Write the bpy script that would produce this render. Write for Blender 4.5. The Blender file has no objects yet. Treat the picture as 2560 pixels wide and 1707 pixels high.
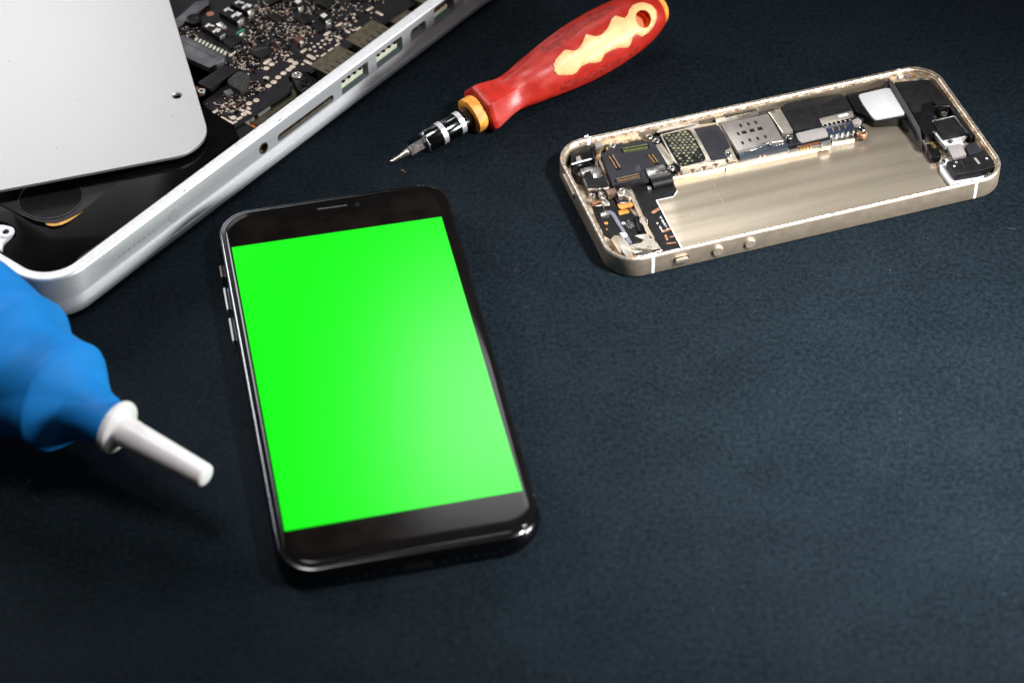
import bpy, bmesh, math, random
from mathutils import Vector, Matrix
from mathutils.geometry import tessellate_polygon
R = math.radians
random.seed(7)
sc = bpy.context.scene
col = sc.collection
sc.unit_settings.system = 'METRIC'
sc.unit_settings.scale_length = 0.01          # one unit is one centimetre

# ------------------------------------------------------------------ camera
cd = bpy.data.cameras.new('camera'); cam = bpy.data.objects.new('camera', cd); col.objects.link(cam)
cd.sensor_width = 36; cd.lens = 83.75; cd.clip_start = 1; cd.clip_end = 2000
PITCH, ROLL = R(44.5837), R(-1.5410)
cp, sp = math.cos(PITCH), math.sin(PITCH)
fw = Vector((0, cp, -sp)); rt = Vector((1, 0, 0)); up = rt.cross(fw)
r2 = rt*math.cos(ROLL) + up*math.sin(ROLL); u2 = -rt*math.sin(ROLL) + up*math.cos(ROLL)
m = Matrix((r2, u2, -fw)).transposed().to_4x4(); m.translation = (0, 0, 48.6155)
cam.matrix_world = m
cd.dof.use_dof = True; cd.dof.focus_distance = 73.3; cd.dof.aperture_fstop = 0.108; cd.dof.aperture_blades = 9
sc.camera = cam

# ------------------------------------------------------------------ world, lights, exposure
w = bpy.data.worlds.new('World'); sc.world = w; w.use_nodes = True
bg = w.node_tree.nodes['Background']; bg.inputs[0].default_value = (1.0, 0.90, 0.80, 1); bg.inputs[1].default_value = 0.022
def area(name, loc, target, sx, sy, power, color, spread=180):
    d = bpy.data.lights.new(name, 'AREA'); d.shape = 'RECTANGLE'; d.size = sx; d.size_y = sy
    d.energy = power; d.color = color; d.spread = R(spread)
    o = bpy.data.objects.new(name, d); col.objects.link(o); o.location = loc
    o.rotation_euler = (Vector(target)-Vector(loc)).to_track_quat('-Z', 'Y').to_euler()
    return o
area('spot_panel', (34, 36, 46), (11.5, 46, 0), 8, 8, 8300, (0.98, 0.99, 1.0), 37)
area('lamp_right', (70, 30, 11), (0, 56, 1), 22, 12, 20000, (1.0, 0.985, 0.97), 100)
area('softbox_behind', (0, 100, 58), (-1, 46, 0), 12, 12, 1500, (0.95, 0.97, 1.0), 110)
area('softbox_behind_left', (-37, 145, 64), (-14, 60, 0), 28, 20, 640, (0.99, 0.98, 0.98), 60)
area('softbox_left', (-70, 108, 42), (-8, 46, 0), 26, 26, 6200, (0.93, 0.96, 1.0), 60)
area('lamp_above', (-16, 54, 62), (-12, 50, 0), 16, 16, 5000, (1.0, 0.98, 0.96), 90)
sc.view_settings.view_transform = 'Standard'; sc.view_settings.look = 'None'
sc.view_settings.exposure = 0; sc.view_settings.gamma = 1
sc.render.engine = 'CYCLES'
sc.cycles.use_denoising = True
sc.cycles.max_bounces = 8; sc.cycles.glossy_bounces = 4; sc.cycles.caustics_reflective = False; sc.cycles.caustics_refractive = False
sc.cycles.sample_clamp_indirect = 4

# ------------------------------------------------------------------ materials
def mat(name, c, metal=0.0, rough=0.45, var=0.08, vs=3.0, bump=0.0, bs=20.0, rvar=0.0, coat=0.0, emit=None, es=1.0, stretch=None, c2=None, vlo=0.4, vhi=0.6, spec=None, sss=0.0, detail=4):
    m = bpy.data.materials.new(name); m.use_nodes = True; nt = m.node_tree; b = nt.nodes['Principled BSDF']
    b.inputs['Metallic'].default_value = metal; b.inputs['Roughness'].default_value = rough
    if spec is not None: b.inputs['Specular IOR Level'].default_value = spec
    if coat: b.inputs['Coat Weight'].default_value = coat; b.inputs['Coat Roughness'].default_value = 0.05
    if sss:
        b.inputs['Subsurface Weight'].default_value = sss; b.inputs['Subsurface Radius'].default_value = (0.2, 0.12, 0.08); b.inputs['Subsurface Scale'].default_value = 1.0
    tc = nt.nodes.new('ShaderNodeTexCoord'); mp = nt.nodes.new('ShaderNodeMapping'); nt.links.new(tc.outputs['Object'], mp.inputs[0])
    if stretch: mp.inputs['Scale'].default_value = stretch
    n = nt.nodes.new('ShaderNodeTexNoise'); n.inputs['Scale'].default_value = vs; n.inputs['Detail'].default_value = detail
    nt.links.new(mp.outputs[0], n.inputs['Vector'])
    cr = nt.nodes.new('ShaderNodeValToRGB'); cr.color_ramp.elements[0].position = vlo; cr.color_ramp.elements[1].position = vhi
    c2 = c2 or tuple(min(1, x*(1+var)) for x in c); c1 = tuple(x*(1-var) for x in c) if c2 is None or var else c
    cr.color_ramp.elements[0].color = (*c1, 1); cr.color_ramp.elements[1].color = (*c2, 1)
    nt.links.new(n.outputs[0], cr.inputs[0]); nt.links.new(cr.outputs[0], b.inputs['Base Color'])
    if rvar:
        mr = nt.nodes.new('ShaderNodeMapRange'); mr.inputs[1].default_value = .3; mr.inputs[2].default_value = .7
        mr.inputs[3].default_value = max(.02, rough-rvar); mr.inputs[4].default_value = min(1, rough+rvar)
        nt.links.new(n.outputs[0], mr.inputs[0]); nt.links.new(mr.outputs[0], b.inputs['Roughness'])
    if bump:
        n2 = nt.nodes.new('ShaderNodeTexNoise'); n2.inputs['Scale'].default_value = bs; n2.inputs['Detail'].default_value = 3
        nt.links.new(mp.outputs[0], n2.inputs['Vector'])
        bp = nt.nodes.new('ShaderNodeBump'); bp.inputs['Strength'].default_value = bump; bp.inputs['Distance'].default_value = 0.02
        nt.links.new(n2.outputs[0], bp.inputs['Height']); nt.links.new(bp.outputs[0], b.inputs['Normal'])
    if emit:
        b.inputs['Emission Color'].default_value = (*emit, 1); b.inputs['Emission Strength'].default_value = es
    return m

def fabric():
    m = bpy.data.materials.new('navy_knit_cloth'); m.use_nodes = True; nt = m.node_tree; b = nt.nodes['Principled BSDF']
    L = nt.links.new; N = nt.nodes.new
    tc = N('ShaderNodeTexCoord')
    n1 = N('ShaderNodeTexNoise'); n1.inputs['Scale'].default_value = 7; n1.inputs['Detail'].default_value = 6; n1.inputs['Roughness'].default_value = .75
    L(tc.outputs['Object'], n1.inputs['Vector'])
    cr = N('ShaderNodeValToRGB'); e = cr.color_ramp.elements
    e[0].position = .37; e[0].color = (.0013, .0026, .0041, 1); e[1].position = .65; e[1].color = (.0078, .0126, .0170, 1)
    n0 = N('ShaderNodeTexNoise'); n0.inputs['Scale'].default_value = .45; n0.inputs['Detail'].default_value = 5; n0.inputs['Roughness'].default_value = .6; L(tc.outputs['Object'], n0.inputs['Vector'])
    na = N('ShaderNodeMath'); na.operation = 'MULTIPLY_ADD'; L(n0.outputs[0], na.inputs[0]); na.inputs[1].default_value = .22; na.inputs[2].default_value = -.11
    nb = N('ShaderNodeMath'); L(n1.outputs[0], nb.inputs[0]); L(na.outputs[0], nb.inputs[1])
    L(nb.outputs[0], cr.inputs[0])
    # small pale fibres caught in the knit
    v = N('ShaderNodeTexVoronoi'); v.inputs['Scale'].default_value = 2.2; v.inputs['Randomness'].default_value = 1
    L(tc.outputs['Object'], v.inputs['Vector'])
    lt = N('ShaderNodeMath'); lt.operation = 'LESS_THAN'; lt.inputs[1].default_value = .045; L(v.outputs['Distance'], lt.inputs[0])
    sep = N('ShaderNodeSeparateColor'); L(v.outputs['Color'], sep.inputs[0])
    gt = N('ShaderNodeMath'); gt.operation = 'GREATER_THAN'; gt.inputs[1].default_value = .72; L(sep.outputs[0], gt.inputs[0])
    mu = N('ShaderNodeMath'); mu.operation = 'MULTIPLY'; L(lt.outputs[0], mu.inputs[0]); L(gt.outputs[0], mu.inputs[1])
    mx = N('ShaderNodeMix'); mx.data_type = 'RGBA'; L(mu.outputs[0], mx.inputs['Factor']); L(cr.outputs[0], mx.inputs[6]); mx.inputs[7].default_value = (.035, .045, .05, 1)
    L(mx.outputs[2], b.inputs['Base Color'])
    b.inputs['Roughness'].default_value = .60; b.inputs['Specular IOR Level'].default_value = .05
    b.inputs['Specular Tint'].default_value = (.72, .9, 1, 1)
    b.inputs['Sheen Weight'].default_value = .02; b.inputs['Sheen Roughness'].default_value = .5; b.inputs['Sheen Tint'].default_value = (.6, .8, 1, 1)
    wv = N('ShaderNodeTexWave'); wv.wave_type = 'BANDS'; wv.bands_direction = 'X'; wv.inputs['Scale'].default_value = 7.0; wv.inputs['Distortion'].default_value = .6
    wv.inputs['Detail'].default_value = 1; L(tc.outputs['Object'], wv.inputs['Vector'])
    n3 = N('ShaderNodeTexNoise'); n3.inputs['Scale'].default_value = 11; n3.inputs['Detail'].default_value = 4; n3.inputs['Roughness'].default_value = .7; L(tc.outputs['Object'], n3.inputs['Vector'])
    ad = N('ShaderNodeMath'); ad.operation = 'MULTIPLY_ADD'; L(wv.outputs[0], ad.inputs[0]); ad.inputs[1].default_value = .22; L(n3.outputs[0], ad.inputs[2])
    bp = N('ShaderNodeBump'); bp.inputs['Strength'].default_value = 1.0; bp.inputs['Distance'].default_value = .032
    L(ad.outputs[0], bp.inputs['Height']); L(bp.outputs[0], b.inputs['Normal'])
    return m

M = {}
M['cloth'] = fabric()
M['alu'] = mat('bead_blasted_aluminium', (.63, .66, .69), .7, .42, .07, 26, .16, 40, .0)
M['alu_rim'] = mat('bright_aluminium_rim', (.86, .86, .87), .5, .46, .03, 5, .05, 60)
M['cover'] = mat('matte_aluminium_cover', (.70, .70, .705), .82, .33, .03, 28, .06, 60, .02)
M['dark'] = mat('black_plastic', (.005, .005, .0055), 0, .30, .2, 4, .05, 20, spec=.2)
M['gloss'] = mat('glossy_black_plastic', (.0035, .0035, .004), 0, .13, .2, 1.5, .02, 3, .0, spec=.3)
M['matte'] = mat('matte_black_tape', (.0075, .0075, .008), 0, .5, .25, 4, .08, 30, spec=.2)
M['grey_plastic'] = mat('grey_black_plastic', (.034, .030, .034), 0, .5, .1, 3, spec=.4)
M['pcb'] = mat('dark_circuit_board', (.012, .010, .0125), 0, .42, .2, 2, .05, 12, spec=.2)
M['pcb_edge'] = mat('green_grey_board_edge', (.10, .12, .09), 0, .6, .15, 6)
M['chip'] = mat('chip_resin', (.008, .0075, .007), 0, .42, .2, 5, .1, 40, spec=.2)
M['tin'] = mat('tinned_metal', (.78, .75, .69), .9, .24, .1, 6, .1, 30)
M['pad'] = mat('solder_pad', (.80, .65, .53), .4, .4, .15, 8, .15, 40)
M['steel'] = mat('nickel_steel', (.62, .60, .56), 1, .28, .1, 4, .08, 14, .08)
M['chrome'] = mat('polished_chrome', (.55, .56, .57), 1, .10, .05, 5)
M['darksteel'] = mat('grey_metal', (.16, .155, .17), .7, .38, .12, 4, .05, 30)
M['brown'] = mat('ceramic_brown', (.11, .042, .022), 0, .4, .2, 8)
M['copper'] = mat('copper_orange', (.42, .19, .11), .5, .35, .2, 6)
M['gold'] = mat('gold_contact', (.80, .55, .20), .9, .28, .1, 8)
M['brass'] = mat('dull_port_metal', (.15, .125, .085), .7, .38, .2, 5, .1, 15)
M['white'] = mat('white_plastic', (.74, .73, .72), 0, .4, .03, 3)
M['ivory'] = mat('ivory_plastic', (.60, .60, .48), 0, .45, .05, 3)
M['green'] = mat('green_part', (.02, .24, .10), 0, .4, .1, 5)
M['blue_part'] = mat('blue_plastic', (.012, .017, .035), 0, .35, .1, 5)
M['champ'] = mat('champagne_aluminium', (.58, .475, .36), .80, .38, .05, 3, .06, 40, .03, detail=5)
M['champ_in'] = mat('worn_champagne_inner', (.40, .26, .15), .8, .42, .35, 5, .22, 10, .08, c2=(.70, .60, .46))
M['champ_rim'] = mat('bright_cut_rim', (.54, .465, .38), .9, .42, .25, 7, .05, 40)
M['foam'] = mat('grey_foam', (.20, .18, .17), 0, .9, .15, 20, .3, 60)
M['foam_light'] = mat('light_grey_foam', (.40, .395, .40), 0, .85, .06, 20, .15, 60)
M['sim'] = mat('satin_nickel_plate', (.56, .50, .46), .85, .36, .05, 4, .03, 20)
M['shield'] = mat('shield_metal', (.66, .60, .50), .85, .33, .08, 4, .06, 14)
M['slate'] = mat('slate_sticker', (.014, .014, .0185), 0, .5, .12, 5, .05, 30, spec=.35)
M['hexes'] = mat('pale_green_gold', (.22, .22, .14), .5, .4, .5, 6)
M['orange'] = mat('orange_polyimide', (.60, .20, .04), 0, .35, .15, 5)
M['amber'] = mat('amber_reflection', (.95, .48, .14), 0, .3, .15, 2)  # orange of a warm reflection, put into the colour
M['phone_frame'] = mat('black_steel_frame', (.075, .075, .08), 1, .17, .05, 3)
M['glass'] = mat('black_cover_glass', (.004, .0036, .0034), 0, .07, .1, 1.2, coat=.0, spec=.14)
M['bezel'] = mat('display_border', (.005, .0037, .0032), 0, .12, .3, 1.5, spec=.15)
M['band'] = mat('antenna_band', (.03, .03, .033), 0, .4, .05, 3)
M['screen'] = mat('lit_green_display', (.0, .004, .0), 0, .21, 0, 3, emit=(.0, .98, .002), es=1.0, spec=.42)
M['lens'] = mat('lens_glass', (.010, .012, .022), 0, .1, .1, 3)
M['mesh'] = mat('speaker_mesh', (.05, .045, .04), .5, .5, .6, 30, .6, 40)
M['red'] = mat('red_rubber_handle', (.40, .019, .011), 0, .36, .10, 2.6, .22, 13, .06, detail=8)
M['red_grip'] = mat('worn_red_grip', (.30, .016, .010), 0, .5, .3, 7, 1.0, 9, .1, vlo=.35, vhi=.65)
M['yellow'] = mat('cream_yellow_inlay', (.90, .48, .21), 0, .42, .08, 1.5, .05, 20, sss=.15)
M['orange_in'] = mat('orange_core', (.85, .22, .015), 0, .4, .08, 2)
M['collar'] = mat('orange_yellow_collar', (.88, .32, .045), 0, .45, .25, 3, .1, 12)
M['blackchrome'] = mat('black_chrome', (.10, .11, .11), 1, .16, .05, 3)
M['band_metal'] = mat('satin_ring', (.66, .63, .65), .6, .35, .04, 5)
M['bit'] = mat('bit_steel', (.55, .50, .46), 1, .24, .08, 6, .02, 15, .03)
M['blue'] = mat('blue_rubber', (.010, .235, .70), 0, .62, .05, 1.2, .06, 14, spec=.25)
M['nozzle'] = mat('white_nozzle_plastic', (.88, .86, .87), 0, .35, .02, 2, sss=.2)
M['mark'] = mat('faint_milling_mark', (.42, .37, .30), .75, .36, .05, 5)
M['ink'] = mat('grey_print', (.30, .31, .33), 0, .6, 0)
M['print'] = mat('white_print', (.75, .72, .70), 0, .6, 0)
M['lint'] = mat('grey_lint', (.10, .11, .11), 0, .9, .1, 5)

def tray_mat():
    m = bpy.data.materials.new('milled_battery_bay'); m.use_nodes = True; nt = m.node_tree; b = nt.nodes['Principled BSDF']
    L = nt.links.new; N = nt.nodes.new
    tc = N('ShaderNodeTexCoord'); mp = N('ShaderNodeMapping'); mp.inputs['Scale'].default_value = (.12, 2.0, 1); L(tc.outputs['Object'], mp.inputs[0])
    n = N('ShaderNodeTexNoise'); n.inputs['Scale'].default_value = 1.0; n.inputs['Detail'].default_value = 3; L(mp.outputs[0], n.inputs['Vector'])
    cr = N('ShaderNodeValToRGB'); e = cr.color_ramp.elements; e[0].position = .38; e[0].color = (.40, .335, .255, 1); e[1].position = .62; e[1].color = (.47, .40, .31, 1)
    L(n.outputs[0], cr.inputs[0])
    # fine pale scratches
    mp2 = N('ShaderNodeMapping'); mp2.inputs['Scale'].default_value = (1.2, 12, 1); mp2.inputs['Rotation'].default_value = (0, 0, .5); L(tc.outputs['Object'], mp2.inputs[0])
    n2 = N('ShaderNodeTexNoise'); n2.inputs['Scale'].default_value = 2.2; n2.inputs['Detail'].default_value = 6; L(mp2.outputs[0], n2.inputs['Vector'])
    gt = N('ShaderNodeMapRange'); gt.inputs[1].default_value = .70; gt.inputs[2].default_value = .76; L(n2.outputs[0], gt.inputs[0])
    mx = N('ShaderNodeMix'); mx.data_type = 'RGBA'; L(gt.outputs[0], mx.inputs['Factor']); L(cr.outputs[0], mx.inputs[6]); mx.inputs[7].default_value = (.72, .66, .56, 1)
    L(mx.outputs[2], b.inputs['Base Color']); b.inputs['Metallic'].default_value = .8
    mr = N('ShaderNodeMapRange'); mr.inputs[3].default_value = .27; mr.inputs[4].default_value = .36; L(n.outputs[0], mr.inputs[0]); L(mr.outputs[0], b.inputs['Roughness'])
    bp = N('ShaderNodeBump'); bp.inputs['Strength'].default_value = .25; bp.inputs['Distance'].default_value = .03; wv = N('ShaderNodeTexWave'); wv.wave_type = 'BANDS'; wv.bands_direction = 'Y'; wv.inputs['Scale'].default_value = .55; wv.inputs['Distortion'].default_value = .8; wv.inputs['Detail'].default_value = 1; wv.inputs['Detail Scale'].default_value = .4
    L(tc.outputs['Object'], wv.inputs['Vector']); ad = N('ShaderNodeMath'); ad.operation = 'MULTIPLY_ADD'; L(wv.outputs[0], ad.inputs[0]); ad.inputs[1].default_value = .9; L(n.outputs[0], ad.inputs[2])
    L(ad.outputs[0], bp.inputs['Height']); L(bp.outputs[0], b.inputs['Normal'])
    return m
M['tray'] = tray_mat()

# ------------------------------------------------------------------ building helpers
def link(name, me, m, parent=None):
    o = bpy.data.objects.new(name, me); col.objects.link(o)
    if m is not None: me.materials.append(M[m] if isinstance(m, str) else m)
    if parent is not None: o.parent = parent
    return o
def from_bm(name, bm, m, parent=None, smooth=None):
    me = bpy.data.meshes.new(name); bmesh.ops.recalc_face_normals(bm, faces=bm.faces[:]); bm.to_mesh(me); bm.free()
    if smooth is not None:
        me.shade_smooth()
        if smooth < 180: me.set_sharp_from_angle(angle=R(smooth))
    return link(name, me, m, parent)
def empty(name, loc, yaw, label, cat):
    o = bpy.data.objects.new(name, None); col.objects.link(o); o.location = loc; o.rotation_euler = (0, 0, yaw)
    o['label'] = label; o['category'] = cat; o.empty_display_size = 1; return o
def signed_area(p):
    return sum(p[i-1][0]*p[i][1]-p[i][0]*p[i-1][1] for i in range(len(p)))/2
def add_prism(bm, poly, z0, z1, bev=0.0):
    if signed_area(poly) < 0: poly = poly[::-1]
    n = len(poly)
    vb = [bm.verts.new((x, y, z0)) for x, y in poly]; vt = [bm.verts.new((x, y, z1)) for x, y in poly]
    top = bm.faces.new(vt); bm.faces.new(vb[::-1])
    for i in range(n): bm.faces.new((vb[i], vb[(i+1) % n], vt[(i+1) % n], vt[i]))
    if bev > 0: bmesh.ops.bevel(bm, geom=list(top.edges), offset=bev, segments=2, affect='EDGES', profile=.6, clamp_overlap=True)
def prism(name, poly, z0, z1, m, parent=None, bev=0.01, rnd=0.0):
    if rnd: poly = round_poly(poly, rnd)
    bm = bmesh.new(); add_prism(bm, poly, z0, z1, bev)
    return from_bm(name, bm, m, parent, 35)
def round_poly(p, r, n=5):
    out = []
    k = len(p)
    for i in range(k):
        a, b, c = Vector(p[i-1]), Vector(p[i]), Vector(p[(i+1) % k])
        d1 = (a-b); d2 = (c-b); l = min(r, d1.length*.45, d2.length*.45); d1.normalize(); d2.normalize()
        s, e = b+d1*l, b+d2*l
        for j in range(n+1):
            t = j/n; q = s*(1-t)**2 + b*2*t*(1-t) + e*t*t; out.append((q.x, q.y))
    return out
def rect(cx, cy, w_, h_, a=0.0):
    c, s = math.cos(a), math.sin(a)
    return [(cx+x*c-y*s, cy+x*s+y*c) for x, y in ((-w_/2, -h_/2), (w_/2, -h_/2), (w_/2, h_/2), (-w_/2, h_/2))]
def disc(cx, cy, r, n=20, ry=None, a=0):
    ry = ry or r; c, s = math.cos(a), math.sin(a)
    return [(cx+r*math.cos(t)*c-ry*math.sin(t)*s, cy+r*math.cos(t)*s+ry*math.sin(t)*c) for t in (2*math.pi*i/n for i in range(n))]
def stadium(x0, y0, x1, y1, hw, n=6):
    a = math.atan2(y1-y0, x1-x0); out = []
    for k in range(n+1):
        t = a-math.pi/2+math.pi*k/n; out.append((x1+hw*math.cos(t), y1+hw*math.sin(t)))
    for k in range(n+1):
        t = a+math.pi/2+math.pi*k/n; out.append((x0+hw*math.cos(t), y0+hw*math.sin(t)))
    return out
def rrect(x0, x1, y0, y1, r, n=10):
    out = []
    for cx, cy, a0 in ((x1-r, y1-r, 0), (x0+r, y1-r, 90), (x0+r, y0+r, 180), (x1-r, y0+r, 270)):
        for k in range(n+1):
            t = R(a0+90*k/n); out.append((cx+r*math.cos(t), cy+r*math.sin(t)))
    return out
def sweep(name, x0, x1, y0, y1, r, prof, m, parent, cap_first=True, cap_last=True, n=12, smooth=30, close=False):
    """prof: (inset, z) list; closes with caps or joins the last loop to the first"""
    bm = bmesh.new(); loops = []
    for ins, z in prof:
        pts = rrect(x0+ins, x1-ins, y0+ins, y1-ins, max(.02, r-ins), n)
        loops.append([bm.verts.new((x, y, z)) for x, y in pts])
    k = len(loops[0]); prs = list(zip(loops, loops[1:]))
    if close: prs.append((loops[-1], loops[0]))
    for a, b in prs:
        for i in range(k): bm.faces.new((a[i], a[(i+1) % k], b[(i+1) % k], b[i]))
    if not close:
        if cap_first: bm.faces.new(loops[0][::-1])
        if cap_last: bm.faces.new(loops[-1])
    return from_bm(name, bm, m, parent, smooth)
def boolcut(o, cutters):
    """cut the given closed meshes out of o, then delete them"""
    for c in cutters:
        md = o.modifiers.new('cut', 'BOOLEAN'); md.operation = 'DIFFERENCE'; md.object = c; md.solver = 'EXACT'
    dg = bpy.context.evaluated_depsgraph_get(); dg.update()
    me = bpy.data.meshes.new_from_object(o.evaluated_get(dg)); o.modifiers.clear(); old = o.data; o.data = me
    bpy.data.meshes.remove(old)
    for c in cutters: bpy.data.objects.remove(c, do_unlink=True)
    me.set_sharp_from_angle(angle=R(30))
def tube(name, pts, r, m, parent, n=8, res=4):
    cu = bpy.data.curves.new(name, 'CURVE'); cu.dimensions = '3D'; cu.bevel_depth = r; cu.bevel_resolution = max(1, n//4); cu.resolution_u = res
    sp_ = cu.splines.new('BEZIER' if res > 1 else 'POLY')
    if res > 1:
        sp_.bezier_points.add(len(pts)-1)
        for b_, p_ in zip(sp_.bezier_points, pts): b_.co = p_; b_.handle_left_type = b_.handle_right_type = 'AUTO'
    else:
        sp_.points.add(len(pts)-1)
        for b_, p_ in zip(sp_.points, pts): b_.co = (*p_, 1)
    cu.use_fill_caps = True
    o = bpy.data.objects.new(name, cu); dg = bpy.context.evaluated_depsgraph_get()
    me = bpy.data.meshes.new_from_object(o.evaluated_get(dg)); bpy.data.objects.remove(o); bpy.data.curves.remove(cu)
    me.shade_smooth(); return link(name, me, m, parent)
def lathe(name, prof, m, parent, base, axis, n=32, caps=True, smooth=35):
    """prof: (s, r) along axis from base"""
    ax = Vector(axis).normalized(); q = ax.to_track_quat('X', 'Z'); bm = bmesh.new(); loops = []
    for s, r in prof:
        loops.append([bm.verts.new(Vector(base)+q @ Vector((s, r*math.cos(2*math.pi*i/n), r*math.sin(2*math.pi*i/n)))) for i in range(n)])
    for a, b in zip(loops, loops[1:]):
        for i in range(n): bm.faces.new((a[i], a[(i+1) % n], b[(i+1) % n], b[i]))
    if caps: bm.faces.new(loops[0][::-1]); bm.faces.new(loops[-1])
    return from_bm(name, bm, m, parent, smooth)
def vbox(name, x0, x1, y0, y1, z0, z1, m, parent, bev=.008):
    return prism(name, [(x0, y0), (x1, y0), (x1, y1), (x0, y1)], z0, z1, m, parent, bev)
def ring(name, cx, cy, r_in, r_out, z0, z1, m, parent, n=24):
    bm = bmesh.new(); L_ = []
    e = (z1-z0)*.25
    for r, z in ((r_out, z0), (r_out, z1-e), (r_out-e, z1), (r_in+e, z1), (r_in, z1-e), (r_in, z0)):
        L_.append([bm.verts.new((cx+r*math.cos(2*math.pi*i/n), cy+r*math.sin(2*math.pi*i/n), z)) for i in range(n)])
    for a, b in zip(L_, L_[1:]+L_[:1]):
        for i in range(n): bm.faces.new((a[i], a[(i+1) % n], b[(i+1) % n], b[i]))
    return from_bm(name, bm, m, parent, 35)
def screw(cx, cy, z, r, parent, m='steel', m2='dark', nm='screw', h=.07):
    """pan head screw with a cross recess (sub-part)"""
    bm = bmesh.new(); n = 20; L_ = []
    for rr_, zz in ((r, z-h), (r, z-h*.25), (r*.86, z), (r*.55, z), (r*.42, z-h*.3)):
        L_.append([bm.verts.new((cx+rr_*math.cos(2*math.pi*i/n), cy+rr_*math.sin(2*math.pi*i/n), zz)) for i in range(n)])
    for a, b in zip(L_, L_[1:]):
        for i in range(n): bm.faces.new((a[i], a[(i+1) % n], b[(i+1) % n], b[i]))
    bm.faces.new(L_[0][::-1]); bm.faces.new(L_[-1])
    o = from_bm(nm, bm, m, parent, 40)
    bm = bmesh.new(); a = random.random()*1.5
    for k in range(2): add_prism(bm, rect(cx, cy, r*.8, r*.22, a+k*math.pi/2), z-h*.28, z-h*.22+k*.002, 0)
    from_bm('recess', bm, m2, o); return o
def tag(o, label=None, cat=None, kind=None, group=None):
    for k_, v_ in (('label', label), ('category', cat), ('kind', kind), ('group', group)):
        if v_: o[k_] = v_
    return o
def inside(x, y, poly):
    c = False
    for i in range(len(poly)):
        (x1, y1), (x2, y2) = poly[i-1], poly[i]
        if (y1 > y) != (y2 > y) and x < (x2-x1)*(y-y1)/(y2-y1)+x1: c = not c
    return c

# plan drawings of the two opened devices: each row maps a drawing sheet to centimetres on one level
HT = [(0.00324268921, -0.00198434018, -5.74838213, -0.00110421229, -0.00489438399, 5.06139635, 1.35930041e-06, 5.05280699e-05),
      (0.00257451809, -0.00158136079, -2.93387022, -0.00087707326, -0.00389859249, 4.57823009, 1.08578073e-06, 4.03607653e-05),
      (0.00257884201, -0.00158237834, -2.89881545, -0.000878438341, -0.00390161016, 4.67167769, 1.08578073e-06, 4.03607653e-05),
      (0.00257992299, -0.00158263273, -2.89005175, -0.000878779612, -0.00390236458, 4.69503959, 1.08578073e-06, 4.03607653e-05),
      (0.00256900509, -0.0015800634, -2.97856506, -0.000875332781, -0.00389474496, 4.4590844, 1.08578073e-06, 4.03607653e-05),
      (0.00257181564, -0.00158072481, -2.95577945, -0.000876220084, -0.00389670645, 4.51982534, 1.08578073e-06, 4.03607653e-05),
      (0.0038654173, -0.0023742771, -0.161176434, -0.00131685001, -0.00585340105, 5.37947379, 1.63020631e-06, 6.05982149e-05),
      (0.0038686633, -0.00237504099, -0.141344015, -0.00131787478, -0.00585566644, 5.42686369, 1.63020631e-06, 6.05982149e-05),
      (0.00281703398, -0.00173032269, 3.51910606, -0.000959692297, -0.00426583428, 4.1174307, 1.18805971e-06, 4.41626912e-05),
      (0.00281094252, -0.00172888918, 3.46015926, -0.000957769197, -0.00426158305, 3.99810334, 1.18805971e-06, 4.41626912e-05),
      (0.00282531363, -0.00173227116, 3.59922791, -0.000962306219, -0.00427161266, 4.27962322, 1.18805971e-06, 4.41626912e-05),
      (0.00152313254, -0.000935562303, -5.86794302, -0.000518892771, -0.00230647946, 3.88127601, 6.42367972e-07, 2.38781756e-05),
      (0.00178268198, -0.00109442007, -6.47078804, -0.000607277357, -0.00269829402, 1.27975352, 7.5119988e-07, 2.79236877e-05),
      (0.00178866501, -0.00109582807, -6.41248839, -0.000609166226, -0.00270246958, 1.45553405, 7.5119988e-07, 2.79236877e-05),
      (0.00179203047, -0.00109662007, -6.37969483, -0.000610228715, -0.00270481833, 1.5544106, 7.5119988e-07, 2.79236877e-05)]
def hm(i, x, y):
    h = HT[i]; w_ = h[6]*x+h[7]*y+1; return ((h[0]*x+h[1]*y+h[2])/w_, (h[3]*x+h[4]*y+h[5])/w_)

# ------------------------------------------------------------------ the cloth
bm = bmesh.new(); G = 60; S_ = 130
vs_ = [[bm.verts.new((-S_+2*S_*i/G, -60+260*j/G, 0)) for j in range(G+1)] for i in range(G+1)]
for i in range(G):
    for j in range(G): bm.faces.new((vs_[i][j], vs_[i+1][j], vs_[i+1][j+1], vs_[i][j+1]))
g = from_bm('tabletop', bm, 'cloth', None, 180); tag(g, 'dark navy knit cloth spread over the table under everything', kind='structure')

# ================================================================== laptop, upside down, bottom opened
lap = empty('laptop', (-11.661, 52.1165, 0), R(50.2529), 'silver laptop lying upside down with its circuit board exposed and ports along the edge', 'laptop')
X0, X1, Y0, Y1, RC = -2.62, 20.1, 0.0, 32.5, 1.45
sweep('lid', X0, X1, Y0, Y1, RC, [(.32, 0), (.14, .05), (.04, .13), (.0, .22), (-.005, .33), (.0, .365), (.02, .376)], 'alu', lap, n=16, smooth=40)
case = sweep('case', X0, X1, Y0, Y1, RC, [(.06, .378), (.015, .384), (0.0, .42), (.02, .52), (.055, .70), (.07, .76), (.07, 1.50), (.085, 1.545), (.12, 1.585), (.33, 1.628), (.37, 1.62), (.385, 1.60), (.385, .62)], 'alu', lap, n=16, smooth=28)
sweep('rim', X0, X1, Y0, Y1, RC, [(.095, 1.578), (.125, 1.602), (.33, 1.640), (.368, 1.634), (.368, 1.60), (.2, 1.57)], 'alu_rim', lap, n=16, smooth=28, close=True)
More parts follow.
